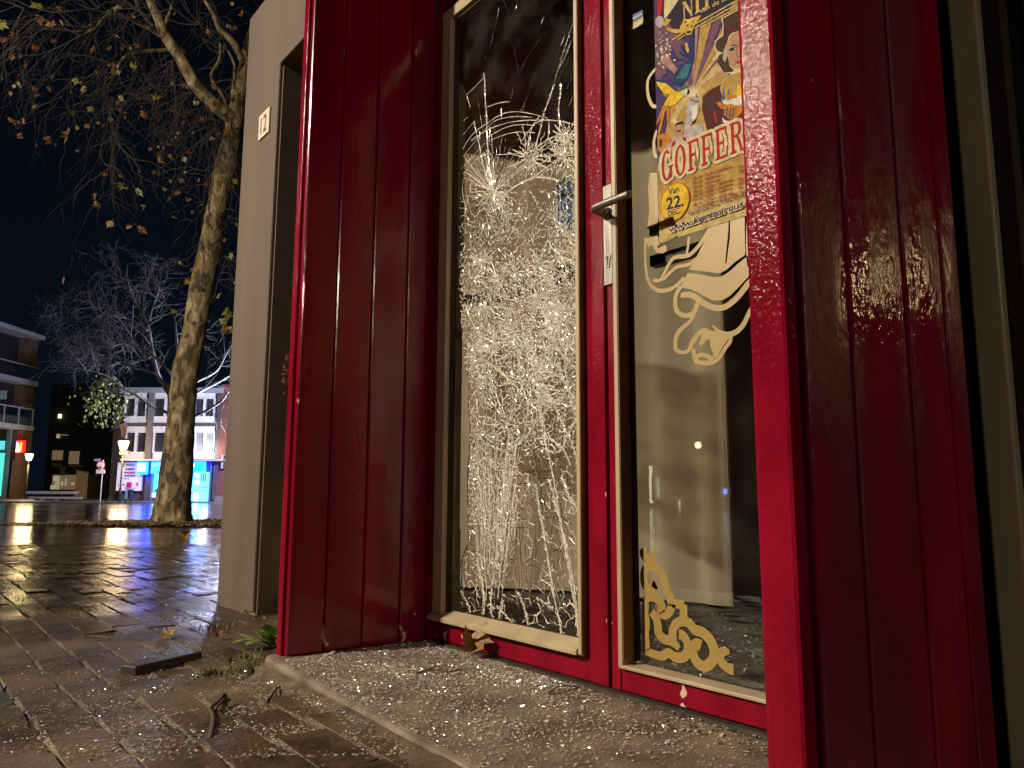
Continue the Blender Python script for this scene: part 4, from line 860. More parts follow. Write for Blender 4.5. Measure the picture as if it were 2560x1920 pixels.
# small sticker on the upper pane and a blue notice behind the shattered pane
st = thing('sticker', 'small blue and yellow sticker high on the poster door', 'sticker', (-1.09, GY, 1.45))
def q7(x, y, yy=GY): return pxz(1440+x/2.2125, y/2.2125, yy)
for nm, pts, c in (('blue_band', ((300, 90), (370, 55), (372, 92), (298, 140)), (.03, .09, .28)), ('yellow_band', ((298, 141), (372, 93), (372, 130), (298, 175)), (.55, .38, .04))):
    b = MB(); b.plate([q7(*p) for p in reversed(pts)], GY-.0008, GY-.0002); b.build(nm, flat('sticker_'+nm, c), st)
for i, (x, y) in enumerate(((305, 120), (312, 165))):
    b = MB(); p0 = q7(x, y-8); p1 = q7(x+60, y-8-28); L = p1[0]-p0[0]; b.box(p0[0], p1[0], GY-.0013, GY-.0009, p0[1]-.0025, p0[1]+.0015); b.build('printed_line', flat('sticker_line', (.5, .5, .5)), st)
nb = thing('notice', 'blue notice sheet hanging behind the shattered pane', 'notice', (-1.38, .09, 1.2))
b = MB(); x0, z1 = pxz(1388, 455, .09); x1, z0 = pxz(1470, 565, .09); b.box(x0, x1, .09, .0915, z0, z1); b.build('sheet', flat('notice_white', (.45, .48, .5)), nb)
b = MB()
for k in range(5): b.box(x0+.01+.012*k, x0+.016+.012*k+.004*(k % 2), .0893, .0899, z0+.01+.012*(k % 3), z1-.01-.01*((k*2) % 3))
b.box(x1-.035, x1-.005, .0893, .0899, z0+.02, z1-.03)
b.build('blue_print', flat('notice_blue', (.01, .07, .24)), nb, kind='stuff')

# ------------------------------------------------------------------ broken glass strewn about
R3 = random.Random(21)
def chip(mb, x, y, z, s, tilt=.24):
    n = R3.choice((3, 4, 4, 5)); a0 = R3.uniform(0, 6.3); nx, ny = R3.gauss(0, tilt), R3.gauss(0, tilt); t = s*R3.uniform(.12, .35)
    up = Vector((nx, ny, 1)).normalized(); e1 = up.orthogonal().normalized(); e2 = up.cross(e1); c = Vector((x, y, z+t*.5+s*.12))
    top, bot = [], []
    for k in range(n):
        r = s*R3.uniform(.5, 1.1); a = a0+k*6.283/n+R3.uniform(-.3, .3); d = e1*math.cos(a)*r+e2*math.sin(a)*r
        top.append(c+d*.92+up*t*.5); bot.append(c+d-up*t*.5)
    mb.add(bot+top, [tuple(range(n, 2*n))]+[(k, (k+1) % n, (k+1) % n+n, k+n) for k in range(n)])
def stepz(x, y): return .001
on_step, on_street, inside_ = MB(), MB(), MB()
N = 0
while N < 27000:                              # on the doorstep: thickest in front of the shattered leaf, thinning to the right
    x, y = R3.uniform(-1.90, -.45), R3.uniform(-.52, -.015)
    if y < step_y(x)+.006 or x < xin(y)+.004: continue
    d = max(.05, min(1, (-.62-x)/.75)) if x > -1.35 else 1.0
    d *= .50+.50*math.sin(x*9+y*13)*math.sin(y*21-x*4+1)+.22
    d *= .35+1.3*max(0, math.sin(x*5.1+2.2*math.sin(y*8))*math.cos(y*11-x*2.3))+.5*math.exp(-abs(y)/.09)*(x < -1.2)
    if R3.random() > d: continue
    chip(on_step, x, y, .001, min(.0065, .0011+.0011*R3.expovariate(1.0))); N += 1
N = 0
while N < 9500:                              # spilled over the edge on to the street
    t = abs(R3.gauss(0, .34)); x = R3.gauss(-1.45, .42) if R3.random() < .75 else R3.uniform(-2.6, -.5); y = step_y(x)-.012-t
    if x < -1.99 and y > -.06: continue
    if x < -1.93 and y > -.42: continue
    u, v, z = proj((x, y, -.08))
    if z < .3 or v > 1990: continue
    zz = gz(x, y)+.003
    if t < .05: zz = max(zz, gz(x, y)*(.62+.4*t/.05)+.003)
    chip(on_street, x, y, zz, R3.choice((.0012, .0016, .002, .0026, .0038))); N += 1
for k in range(45):                         # bigger clear pieces below the hole
    x, y = R3.gauss(-1.62, .18), -abs(R3.gauss(.0, .16))-.03
    if x > xin(y)+.02 and y > step_y(x)+.02: chip(on_step, x, y, .003, R3.uniform(.005, .012), .16)
N = 0
while N < 700:                               # a thin scatter further out
    x, y = R3.uniform(-3.2, -.6), R3.uniform(-1.5, -.5)
    chip(on_street, x, y, gz(x, y)+.003, R3.choice((.002, .003, .004))); N += 1
N = 0
while N < 2600:
    x, y = R3.uniform(-2.6, -.55), R3.uniform(.09, 1.5)
    if y > 1.05 and x < -1.7: continue
    if R3.random() > math.exp(-y*1.1): continue
    chip(inside_, x, y, -.001, R3.choice((.003, .004, .006, .009)), .6); N += 1
tag(on_step.build('broken_glass', M['shard']), kind='stuff', label='glittering broken glass strewn over the concrete doorstep')
tag(on_street.build('broken_glass', M['shard']), kind='stuff', label='broken glass spilled on the brick paving below the doorstep')
tag(inside_.build('broken_glass', M['shard']), kind='stuff', label='broken glass and rubbish on the dark floor behind the doors')
# sand and grit washed against the step and between the bricks
gr = MB()
for k in range(3800):
    if R3.random() < .6:
        x = R3.uniform(-1.95, -.6); y = step_y(x)-.012-abs(R3.gauss(0, .03))
    else: x, y = R3.uniform(-3.4, -.8), R3.uniform(-1.3, -.12)
    if x < -1.99 and y > -.06 or (-2.07 < x < -1.93 and y > -.42): continue
    chip(gr, x, y, gz(x, y)+.001, R3.choice((.0015, .002, .003, .004)), .5)
for k in range(350):
    x, y = R3.uniform(-3.05, -2.1), R3.uniform(-.1, .3); chip(gr, x, y, -.08, R3.choice((.004, .006, .01, .014)), .5)
for k in range(120):
    x, y = R3.uniform(-1.0, -.5), R3.uniform(-.10, -.02); chip(gr, x, y, .001, R3.choice((.002, .003, .006)), .5)
tag(gr.build('grit', mat('sandy_grit', (.20, .145, .085), (.11, .08, .05), 60, .9)), kind='stuff')

# ------------------------------------------------------------------ twigs, plank, leaves, weeds near the step
def twig(pts, r, label, branches=()):
    b = MB(); P = smooth_path(pts, 6); b.tube(P, [r*(1-.5*i/len(P)) for i in range(len(P))], 6)
    for br in branches: b.tube(smooth_path(br, 5), r*.6, 5)
    return tag(b.build('twig', mat('twig_bark', (.075, .05, .03), (.04, .028, .018), 60, .8, bump=.3, bscale=200), smooth=True), label, 'twig')
def G(u, v, h=.006): p = on(u, v, 2, -.077); return (p[0], p[1], gz(p[0], p[1])+h)
def S(u, v, h=.004): p = on(u, v, 2, 0.0); return (p[0], p[1], h)
twig([G(522, 1925, .006), G(530, 1860, .008), G(522, 1838, .012), G(540, 1820, .014), G(556, 1790, .010), G(560, 1790, .008)], .0052, 'dark crooked twig lying on the brick paving at the bottom', [[G(533, 1840, .01), G(552, 1822, .016), G(572, 1812, .014)]])
twig([G(664, 1812), G(685, 1780, .010), G(697, 1756, .006)], .0036, 'short dark twig among the glass just left of the doorstep')
twig([S(1040, 1688, .004), S(1080, 1682, .007), S(1120, 1686, .006), S(1155, 1681, .008)], .0022, 'thin forked twig lying on the glass covered step', [[S(1060, 1686, .006), S(1095, 1674, .010)]])
twig([S(1372, 1737, .003), S(1400, 1727, .010), S(1448, 1724, .006)], .0020, 'curled twig on the doorstep below the meeting door leaves', [[S(1374, 1740, .003), S(1420, 1735, .006), S(1450, 1729, .010)]])
twig([S(1030, 1610, .004), S(1070, 1604, .006), S(1112, 1603, .004)], .0024, 'straight twig in the corner of the red screen and door')
pl_ = MB(); a, c = np.array(G(318, 1705, 0)), np.array(G(487, 1660, 0)); d = (c-a)/np.linalg.norm(c-a); n_ = np.array([-d[1], d[0], 0])
w_, h_ = .030, .028
pl_.hexa([tuple(a-n_*w_), tuple(c-n_*w_), tuple(c+n_*w_), tuple(a+n_*w_)]+[tuple(p+np.array([0, 0, h_])) for p in (a-n_*w_*.9, c-n_*w_*.85, c+n_*w_*.9, a+n_*w_*.95)])
tag(pl_.build('wooden_batten', mat('dark_wet_wood', (.030, .020, .012), (.016, .011, .007), 16, .5, bump=.5, bscale=50, stretch=(1, 1, 1)), bevel=.004), 'dark wooden batten lying loose on the brick paving', 'wood')

LEAF_OUT = [(0, -.5), (.10, -.42), (.38, -.46), (.32, -.22), (.62, -.08), (.40, .04), (.44, .30), (.20, .20), (0, .62), (-.20, .20), (-.44, .30), (-.40, .04), (-.62, -.08), (-.32, -.22), (-.38, -.46), (-.10, -.42)]
def leaf_mesh(name, curl, m, stalk=True):
    v = [(0, -.05, 0)]+[(x, y, curl*(x*x*1.3+.5*y*y)+curl*.35*math.sin(5*x+3*y)) for x, y in LEAF_OUT]; f = [(0, i, i % 16+1) for i in range(1, 17)]
    if stalk:
        k = len(v); v += [(.02, -.48, .02), (-.02, -.48, .02), (-.01, -1.0, .12), (.01, -1.0, .12)]; f.append((k, k+1, k+2, k+3))
    me = bpy.data.meshes.new(name); me.from_pydata(v, [], f); me.materials.append(m); return me
LM = {'ochre': mat('ochre_dead_leaf', (.32, .18, .045), (.18, .085, .025), 7, .55), 'yellow': mat('yellow_leaf', (.34, .22, .035), (.22, .14, .03), 6, .5), 'rust': mat('rusty_dry_leaf', (.24, .095, .04), (.13, .055, .025), 8, .7),
      'green': mat('yellow_green_leaf', (.24, .26, .045), (.30, .25, .05), 6, .5), 'pale': mat('pale_leaf', (.42, .38, .22), (.32, .28, .15), 6, .5)}
def ground_leaf(loc, size, key, curl, rot, label):
    b = bpy.data.objects.new('fallen_leaf', leaf_mesh('fallen_leaf', curl, LM[key])); COL.objects.link(b)
    b.location = tuple(float(c) for c in loc); b.scale = (size,)*3; b.rotation_euler = rot
    tag(b, label, 'leaf', 'fallen plane leaves'); sm = b.modifiers.new('thickness', 'SOLIDIFY'); sm.thickness = .012; return b
lp = on(1185, 1610, 1, -.030)
ground_leaf((lp[0]+.004, -.032, .042), .068, 'ochre', 1.1, (.75, .55, .9), 'large ochre leaf leaning against the bottom of the shattered door')
for (u, v), sz, key, rot, lab in (((424, 1597), .05, 'yellow', (.4, .3, .3), 'yellow leaf on the brown paving left of the pillar foot'), ((466, 1346), .12, 'yellow', (.3, .2, 1.0), 'yellow leaf on the wet paving in front of the big tree'),
                                  ((620, 1545), .05, 'pale', (.5, .5, 2.0), 'pale curled leaf at the foot of the grey pillar'), ((548, 1600), .035, 'rust', (.2, .4, 1), 'small rusty leaf beside the grass tufts near the pillar'),
                                  ((650, 1534), .045, 'ochre', (.6, .2, 2.6), 'ochre leaf lodged behind the pillar beside the screen')):
    p = on_ground(u, v); ground_leaf((p[0], p[1], p[2]+.018), sz, key, .5, rot, lab)
for k, (u, v, key) in enumerate(((1315, 1502, 'ochre'), (1340, 1520, 'rust'), (1412, 1525, 'ochre'), (1300, 1545, 'rust'))):
    p = on(u, v, 2, 0.012); ground_leaf((p[0], p[1], .012), .06, key, .5, (R3.uniform(-.3, .3), R3.uniform(-.3, .3), R3.uniform(0, 6)), ('ochre leaf on the dark floor seen through the shattered pane, nearest the curtain', 'rusty leaf on the dark floor seen through the shattered pane, beside an ochre one', 'ochre leaf on the dark floor behind the pane, furthest right', 'rusty leaf on the dark floor behind the pane, nearest the sill')[k])
WEED = mat('weed_green', (.15, .26, .04), (.09, .17, .025), 30, .55); GRS = mat('grass_green', (.07, .12, .02), (.12, .13, .035), 30, .6)
def weed(px, px_top, label, n, size):
    p = np.array(on_ground(*px)); t = thing('weed', label, 'weed', p)
    for k in range(n):
        a = k*2.4+.4; L = size*R3.uniform(.7, 1.15); b = MB(); el = R3.uniform(.5, 1.25); pts = []
        for i in range(9):
            s = i/8; r = L*s*math.cos(el); pts.append((r, L*s*math.sin(el)-.45*L*s*s, .17*L*math.sin(math.pi*min(1, s*.9+.06))*(1 if i % 2 else .5)))
        top = []
        for r, z, w in pts:
            c_ = np.array([math.cos(a), math.sin(a), 0]); nn = np.array([-math.sin(a), math.cos(a), 0]); q = p+c_*r+np.array([0, 0, max(z, 0)+.004]); top.append((q-nn*w, q+np.array([0, 0, -.15*w]), q+nn*w))
        flat_ = [x for tr in top for x in tr]
        b.add(flat_, [f for i in range(8) for f in ((3*i, 3*i+1, 3*i+4, 3*i+3), (3*i+1, 3*i+2, 3*i+5, 3*i+4))]); b.build('leaf', WEED, t)
    return t
weed((676, 1618), None, 'leafy green weed growing at the outer foot of the plank screen', 17, .13)
def tuft(px, n, hgt, spread, label):
    p = np.array(on_ground(*px)); b = MB()
    for k in range(n):
        a, r = R3.uniform(0, 6.3), abs(R3.gauss(0, spread)); q = p+np.array([math.cos(a)*r, math.sin(a)*r, 0]); h = hgt*R3.uniform(.3, .85); l = np.array([R3.gauss(0, .6), R3.gauss(0, .6), 0])*h; w = np.array([R3.gauss(0, 1), R3.gauss(0, 1), 0]); w = w/np.linalg.norm(w)*.0022
        b.add([q-w, q+w, q+l*.35+[0, 0, h*.7]+w*.7, q+l*.35+[0, 0, h*.7]-w*.7, q+l+[0, 0, h*.85]], [(0, 1, 2, 3), (3, 2, 4)])
    o = b.build('grass_tuft', GRS); tag(o, label, 'grass', 'grass tufts in the paving joints', 'stuff'); return o
for px, n, h, s, lab in (((632, 1685), 70, .05, .035, 'grass tuft in the paving nearest the doorstep corner'), ((530, 1690), 40, .035, .03, 'sparse grass tuft beyond the end of the dark batten'), ((612, 1655), 40, .05, .03, 'thin grass tuft between the doorstep corner and the weed'), 
                         ((540, 1575), 40, .045, .05, 'grass tuft below the pillar among rusty leaves'), ): tuft(px, n, h, s, lab)
ww = thing('web_debris', 'clump of dead leaves caught in a cobweb on the outer edge of the screen', 'cobweb debris', (-2.03, -.36, .9))
b = MB()
for k in range(70):
    u, v = R3.gauss(715, 5), R3.uniform(885, 985); p = on(u, v, 1, -.38); s = R3.uniform(.004, .011); d1 = np.array([R3.gauss(0, 1), R3.gauss(0, 1), R3.gauss(0, 1)]); d1 = d1/np.linalg.norm(d1)*s; d2 = np.cross(d1, [R3.random(), R3.random(), R3.random()]); d2 = d2/(np.linalg.norm(d2) or 1)*s*.6
    b.add([p-d1, p+d2, p+d1, p-d2], [(0, 1, 2, 3)])
b.build('dead_leaf_bits', LM['rust'], ww, kind='stuff')

# ------------------------------------------------------------------ the plane tree
R4 = random.Random(5)
tb = on_ground(428, 1309); TD = float((tb-CAM)@FH)
def limb(mb, pts, wpx, D, n=10, sub=6, dD=0, taper=True):
    """branch along photo points on the upright plane D metres ahead; dD lets it come forward or go back"""
    P = [far(u, v, D+dD*(i/(len(pts)-1))) for i, (u, v) in enumerate(pts)]; Q = smooth_path(P, sub); ww = [w*D/F_PX/2 for w in wpx]
    r = [float(np.interp(i/(len(Q)-1), np.linspace(0, 1, len(ww)), ww))*R4.uniform(.97, 1.03) for i in range(len(Q))]
    mb.tube(Q, r, n); return Q
pt = thing('plane_tree', 'large leaning plane tree with flaking bark and last autumn leaves', 'tree', tb)
t = MB()
limb(t, [(428, 1318), (431, 1285), (434, 1240), (439, 1200), (453, 1047), (464, 931), (488, 816), (508, 700), (523, 633), (545, 506), (563, 422), (581, 338), (588, 295), (595, 262)], [92, 86, 83, 80, 66, 64, 58, 60, 59, 51, 57, 44, 46, 40], TD, 18, 6)
for a in (.3, 1.6, 2.9, 4.1, 5.3):           # root flare
    q = [tb+np.array([math.cos(a)*r, math.sin(a)*r, z]) for r, z in ((.14, .40), (.20, .14), (.27, .0), (.36, -.08))]
    t.tube(smooth_path(q, 4), [.15]*4+[.13]*4+[.10]*4+[.04], 8)
t.build('trunk', M['bark'], pt, smooth=True)
br_nodes = []
for pts, w, dD in (([(586, 300), (565, 285), (527, 255), (485, 207), (447, 139), (413, 89), (392, 38), (375, 0), (360, -60)], [40, 36, 34, 33, 30, 27, 22, 20, 18], -1.5), ([(592, 280), (600, 230), (612, 170), (622, 120), (640, 60)], [42, 40, 36, 32, 28], 1.0),
                   ([(606, 150), (582, 105), (548, 72), (530, 30), (500, -20)], [20, 18, 14, 10, 9], -.6), ([(462, 128), (430, 124), (363, 128), (333, 131), (310, 145), (293, 168)], [10, 9, 8, 7, 6, 5], -1.6), ([(405, 90), (360, 65), (312, 42), (270, 38), (236, 72), (200, 90)], [13, 11, 10, 8, 6, 4], -1.8),
                   ([(574, 287), (556, 240), (528, 192), (548, 148), (550, 105)], [11, 9, 8, 6, 5], -.5), ([(578, 270), (583, 215), (585, 160), (560, 110)], [9, 8, 7, 5], .4), ([(405, 80), (420, 40), (432, 0), (436, -40)], [9, 8, 7, 6], -1.0), ([(380, 60), (350, 20), (335, -30)], [14, 12, 10], -1.4)):
    b = MB(); Q = limb(b, pts, w, TD, 10, 6, dD); b.build('branch', M['bark'], pt, smooth=True); br_nodes += Q[::3]
# hanging twigs, grown from photo starts with their own wander in depth
tw = MB(); tips = []
def spray(u, v, D, n, L, a0, gen=0, r=.007):
    p = np.array(far(u, v, D)); grow(p, n, L, a0, gen, r)
def grow(p, n, L, a0, gen, r):
    for k in range(n):
        q = p.copy(); a = a0+R4.gauss(0, .55); dz = R4.gauss(0, .35); pts = [q.copy()]; st = L/7
        for i in range(7):
            a += R4.gauss(0, .30)+.05*(-math.pi/2-a); 
            if gen: a += .2*(-math.pi/2-a)
            q = q+(RH*math.cos(a)+np.array([0, 0, 1])*math.sin(a)+FH*dz)*st*R4.uniform(.7, 1.2); pts.append(q.copy())
            if gen < 2 and R4.random() < .27: grow(q, 1, L*.55, a+R4.choice((-.8, .8, .5, -.5)), gen+1, r*.6)
        tw.tube(pts, [r*(1-.75*i/7) for i in range(8)], 4, cap=False); tips.append(pts[-1]); tips.append(pts[-3])
for u, v, n, L, a0 in ((300, 165, 4, 1.6, -2.2), (293, 168, 5, 1.9, -1.7), (280, 240, 5, 1.6, -1.5), (290, 330, 5, 1.5, -1.6), (230, 75, 5, 1.6, -2.6), (200, 90, 5, 1.8, -2.9), (330, 130, 4, 1.5, -1.4), (430, 150, 5, 1.5, -1.9), (450, 180, 6, 1.5, -1.9), (480, 230, 7, 1.3, -2.2), (520, 265, 7, 1.3, -2.0),
                       (540, 300, 6, 1.3, -2.4), (540, 320, 6, 1.4, -1.9), (550, 395, 5, 1.1, -2.1), (525, 500, 4, .9, -1.9), (500, 600, 4, .7, -1.9), (570, 540, 4, .8, -.9), (560, 640, 5, .8, -.7), (545, 700, 4, .7, -.6), (548, 110, 5, 1.2, 2.2), (500, 60, 5, 1.5, 2.6), (380, 40, 5, 1.7, 2.8), (340, 20, 5, 1.8, 3.0),
                       (250, 20, 5, 1.8, 3.0), (150, 60, 6, 1.8, -2.8), (100, 40, 6, 1.6, -2.6), (60, 20, 5, 1.5, -2.4), (180, 200, 4, 1.4, -2.4), (585, 200, 4, 1.0, -1.8), (560, 130, 4, 1.0, 2.0)):
    spray(u, v, TD-R4.uniform(0, 2.6), n, L, a0)
for q in br_nodes[::2]: grow(np.array(q), 1, 1.3, R4.uniform(-3.0, -1.4), 0, .008)
tw.build('twig', mat('grey_twig', (.062, .048, .038), (.036, .029, .023), 30, .8), pt, kind='stuff')
# leaves: first those that can be picked out one by one in the photo, then more along the twig tips
picks = [(332, 164, 'green', 30), (188, 203, 'green', 22), (208, 224, 'pale', 22), (132, 195, 'rust', 20), (170, 342, 'yellow', 34), (392, 247, 'yellow', 26), (360, 287, 'ochre', 26), (30, 300, 'ochre', 22), (224, 272, 'ochre', 20), (302, 246, 'green', 20), (396, 395, 'yellow', 36), (305, 463, 'green', 26),
         (347, 481, 'pale', 26), (243, 512, 'ochre', 24), (274, 560, 'ochre', 24), (355, 575, 'ochre', 30), (165, 60, 'ochre', 34), (125, 57, 'ochre', 30), (95, 48, 'rust', 28), (90, 12, 'green', 34), (5, 62, 'green', 34), (290, 18, 'pale', 28), (148, 22, 'ochre', 22), (212, 62, 'rust', 22), (36, 92, 'rust', 26), (8, 102, 'rust', 22),
         (132, 104, 'rust', 20), (87, 118, 'rust', 22), (33, 122, 'ochre', 20), (230, 122, 'rust', 26), (275, 122, 'rust', 20), (308, 120, 'rust', 20), (545, 258, 'ochre', 30), (465, 215, 'rust', 22), (490, 258, 'pale', 18), (470, 280, 'rust', 20), (503, 298, 'rust', 18), (530, 345, 'pale', 16), (585, 455, 'yellow', 18), (120, 350, 'rust', 24), (140, 365, 'rust', 16),
         (92, 240, 'rust', 18), (86, 222, 'rust', 18), (285, 165, 'rust', 24), (282, 178, 'ochre', 22), (400, 435, 'rust', 18), (385, 432, 'rust', 16), (430, 275, 'rust', 18), (262, 436, 'rust', 18), (238, 492, 'rust', 18), (520, 80, 'yellow', 20), (570, 65, 'pale', 14), (605, 36, 'rust', 18), (544, 740, 'green', 26), (566, 783, 'green', 28), (556, 802, 'pale', 22), (559, 822, 'yellow', 24), (577, 824, 'pale', 22),
         (482, 680, 'yellow', 22), (470, 705, 'yellow', 22), (575, 640, 'green', 18), (560, 600, 'rust', 14), (480, 530, 'rust', 16), (500, 515, 'green', 18), (435, 545, 'rust', 16), (470, 500, 'rust', 16)]
LMESH = {k: [leaf_mesh('leaf', c, LM[k]) for c in (.25, .7, -.5)] for k in LM}
nleaf = [0]
def leaf_at(p, size, key):
    o = bpy.data.objects.new('leaf', R4.choice(LMESH[key])); COL.objects.link(o); o.parent = pt
    o.location = tuple(float(c) for c in (np.array(p)-tb)); o.scale = (size*R4.uniform(.55, 1.0), size*R4.uniform(.8, 1.1), size*R4.uniform(.6, 1.6))
    yaw = math.atan2(FH[1], FH[0])+math.pi/2
    o.rotation_euler = (math.pi/2+R4.gauss(0, .5), R4.gauss(math.pi, .6), yaw+R4.gauss(0, .7)); nleaf[0] += 1
for u, v, key, s in picks:
    D = TD-R4.uniform(.3, 2.0); leaf_at(far(u, v, D), s*D/F_PX*.95, key)
R4.shuffle(tips); extra = MB()
for p in tips:
    u, v, z = proj(p); key = R4.choice(('rust', 'rust', 'rust', 'ochre', 'ochre', 'pale', 'green')); s = R4.uniform(.045, .105)
    if u > 640 or nleaf[0] > 200: continue
    if R4.random() < .3 or math.sin(u*.045)+math.sin(v*.05+u*.02) < -.3: continue
    if nleaf[0] < 295: leaf_at(p-np.array([0, 0, s*.5]), s, key)
    elif R4.random() < .0:
        me = R4.choice(LMESH['rust']); Rm = Matrix.LocRotScale(Vector([float(c) for c in p]), Matrix.Rotation(R4.uniform(0, 6), 3, 'Z') @ Matrix.Rotation(R4.uniform(.8, 2.2), 3, 'X'), Vector((s*.8,)*3))
        extra.add([Rm @ v.co for v in me.vertices], [tuple(f.vertices) for f in me.polygons])
if extra.v: extra.build('leaf', LM['rust'], pt, kind='stuff')
# leaf litter ring under the tree
lt = MB()
for k in range(5200):
    a = R4.uniform(0, 6.283); r = math.sqrt(R4.random())
    p = tb+RH*(1.6+3.6*r*math.cos(a))+FH*(-.15+1.25*r*math.sin(a)); s = R4.uniform(.02, .07); y = R4.uniform(0, 6.3); c1, s1 = math.cos(y)*s, math.sin(y)*s; z = gz(p[0], p[1])+R4.uniform(.0, .03)
    lt.add([(p[0]-c1, p[1]-s1, z), (p[0]+s1*.6, p[1]-c1*.6, z+R4.uniform(0, .04)), (p[0]+c1, p[1]+s1, z), (p[0]-s1*.6, p[1]+c1*.6, z+R4.uniform(0, .04))], [(0, 1, 2, 3)])
for k in range(900):
    p = tb+RH*R4.uniform(-7, 1)+FH*(R4.gauss(-.2, .25)); s = R4.uniform(.02, .06); y = R4.uniform(0, 6.3); c1, s1 = math.cos(y)*s, math.sin(y)*s; z = gz(p[0], p[1])+.005
    lt.add([(p[0]-c1, p[1]-s1, z), (p[0]+s1*.6, p[1]-c1*.6, z+.02), (p[0]+c1, p[1]+s1, z), (p[0]-s1*.6, p[1]+c1*.6, z+.02)], [(0, 1, 2, 3)])
tag(lt.build('leaf_litter', mat('trodden_leaf_litter', (.30, .21, .10), (.17, .115, .06), 3, .85)), kind='stuff', label='trodden leaves and gravel round the big plane tree')

# ------------------------------------------------------------------ across the square
def sz(u, v, D): p = far(u, v, D)-CAM; return float(p@RH), float(p[2])+CAM[2]
def wp(s, D, z): return CAM*np.array([1, 1, 0])+RH*s+FH*D+np.array([0, 0, z])
def fbox(mb, s0, s1, D0, D1, z0, z1, mi=0):
    mb.hexa([wp(s0, D0, z0), wp(s1, D0, z0), wp(s1, D1, z0), wp(s0, D1, z0), wp(s0, D0, z1), wp(s1, D0, z1), wp(s1, D1, z1), wp(s0, D1, z1)], mi)
def pbox(mb, u0, u1, v0, v1, D0, dep, mi=0):  # box whose front face fills a photo rectangle at distance D0
    um, vm = (u0+u1)/2, (v0+v1)/2
    fbox(mb, sz(u0, vm, D0)[0], sz(u1, vm, D0)[0], D0, D0+dep, sz(um, v1, D0)[1], sz(um, v0, D0)[1], mi)
def part(par, name, m, rects, D0, dep, kind=None, bevel=0):
    b = MB()
    for r in rects: pbox(b, *r, D0, dep)
    return b.build(name, m, par, kind=kind, bevel=bevel)
MW = mat('white_window_panel', (.82, .82, .86), (.74, .74, .78), 2, .5); MD = mat('dark_slate_cladding', (.085, .083, .10), (.065, .063, .08), 3, .6, bump=.2, bscale=4)
MP = mat('grey_concrete_pilaster', (.22, .20, .19), (.16, .15, .145), 4, .8); MBk = mat('dark_red_brick', (.20, .075, .055), (.13, .05, .04), 6, .85, bump=.3, bscale=30)
MWIN = mat('dark_far_window', (.02, .022, .03), (.05, .052, .065), .6, .08, spec=.8); MWL = mat('net_curtained_window', (.34, .36, .40), (.24, .26, .30), 1.5, .25, spec=.8)
E_BLUE = glow('lit_blue_sign', (.004, .05, 1.0), 15.0); E_CYAN = glow('lit_cyan_sign', (.0, .30, 1.0), 8.0); E_WHITE = glow('lit_white_sign', (.80, .90, 1.0), 2.6); E_SHOP = glow('lit_shop_interior', (.05, .26, 1.0), 5.0); E_AQUA = glow('lit_aqua_display', (.08, .70, .75), 1.8)
DF = 50.0
fb = thing('shop_block', 'three storey shop block with white window bands and blue lit signs across the square', 'building', wp(sz(430, 1250, DF)[0], DF, gz(-50, 0)-.05))
b = MB(); s0, s1 = sz(305, 1100, DF)[0], sz(548, 1100, DF)[0]; zt = sz(430, 970, DF)[1]; z0 = -1.0
fbox(b, s0, s1, DF+.30, DF+12, z0, zt-.35); b.build('wall', MD, fb)
b = MB(); fbox(b, sz(262, 1100, DF)[0], s0-.01, DF+1.0, DF+12, z0, sz(300, 985, DF)[1]); b.build('side_wall', MD, fb)
b = MB(); fbox(b, s0-.3, s1+.2, DF-.25, DF+12.2, zt-.34, zt); b.build('roof_edge', mat('pale_roof_edge', (.30, .31, .36), rough=.5), fb)
b = MB(); fbox(b, s1+.02, s1+6, DF-.2, DF+12, z0, sz(556, 962, DF)[1]); b.build('brick_wall', MBk, fb)
b = MB(); fbox(b, s1+.0, s1+1.2, DF-.26, DF-.21, z0, sz(560, 1240, DF)[1]); b.build('plinth', MP, fb)
part(fb, 'pilaster', MP, [(367, 381, 974, 1148)], DF-.12, .4); part(fb, 'pilaster', MP, [(444, 458, 974, 1148)], DF-.12, .4); part(fb, 'pilaster', MD, [(537, 548, 974, 1250)], DF-.12, .4); part(fb, 'pilaster', MD, [(363, 378, 1152, 1254)], DF-.12, .4)
for (u0, u1) in ((311, 366), (382, 443), (459, 536)):
    for (va, vb, vc, vd) in ((982, 996, 1041, 1057), (1066, 1081, 1130, 1147)):
        n = 3 if u0 == 459 else 2
        part(fb, 'window_panel', MW, [(u0, u1, vc+1.6, vd)], DF+.02, .26); part(fb, 'window_panel', MW, [(u0, u1, va, vb-1.6)], DF+.02, .26)
        for k in range(n):
            a, c = u0+(u1-u0)*k/n, u0+(u1-u0)*(k+1)/n
            f_ = part(fb, 'window', MW, [(a, a+2.6, vb-1.5, vc+1.5), (c-2.6, c-.1, vb-1.5, vc+1.5), (a+2.6, c-2.6, vb-1.5, vb+.4), (a+2.6, c-2.6, vc-.4, vc+1.5)], DF-.02, .28)
            part(f_, 'pane', MWL if (u0 == 459 and vb > 1050) else MWIN, [(a+2.65, c-2.65, vb+.4, vc-.4)], DF+.14, .04)
            if vb > 1050 and k == 0: part(f_, 'curtain', mat('far_curtain', (.20, .19, .22), rough=.9), [(a+3, a+9, vb+1, vc-1)], DF+.19, .03)
part(fb, 'spandrel', MD, [(309, 540, 1058, 1065.5)], DF-.05, .3)
part(fb, 'canopy', mat('pale_canopy_edge', (.60, .50, .47), rough=.5), [(300, 556, 1147.5, 1151.5)], DF-1.3, 1.55)
part(fb, 'shop_door', E_AQUA, [(384, 391, 1180, 1240)], DF+.22, .05); part(fb, 'shop_door', E_SHOP, [(392, 404, 1180, 1244)], DF+.22, .05); part(fb, 'shop_window', E_SHOP, [(478, 523, 1180, 1253)], DF+.22, .05)
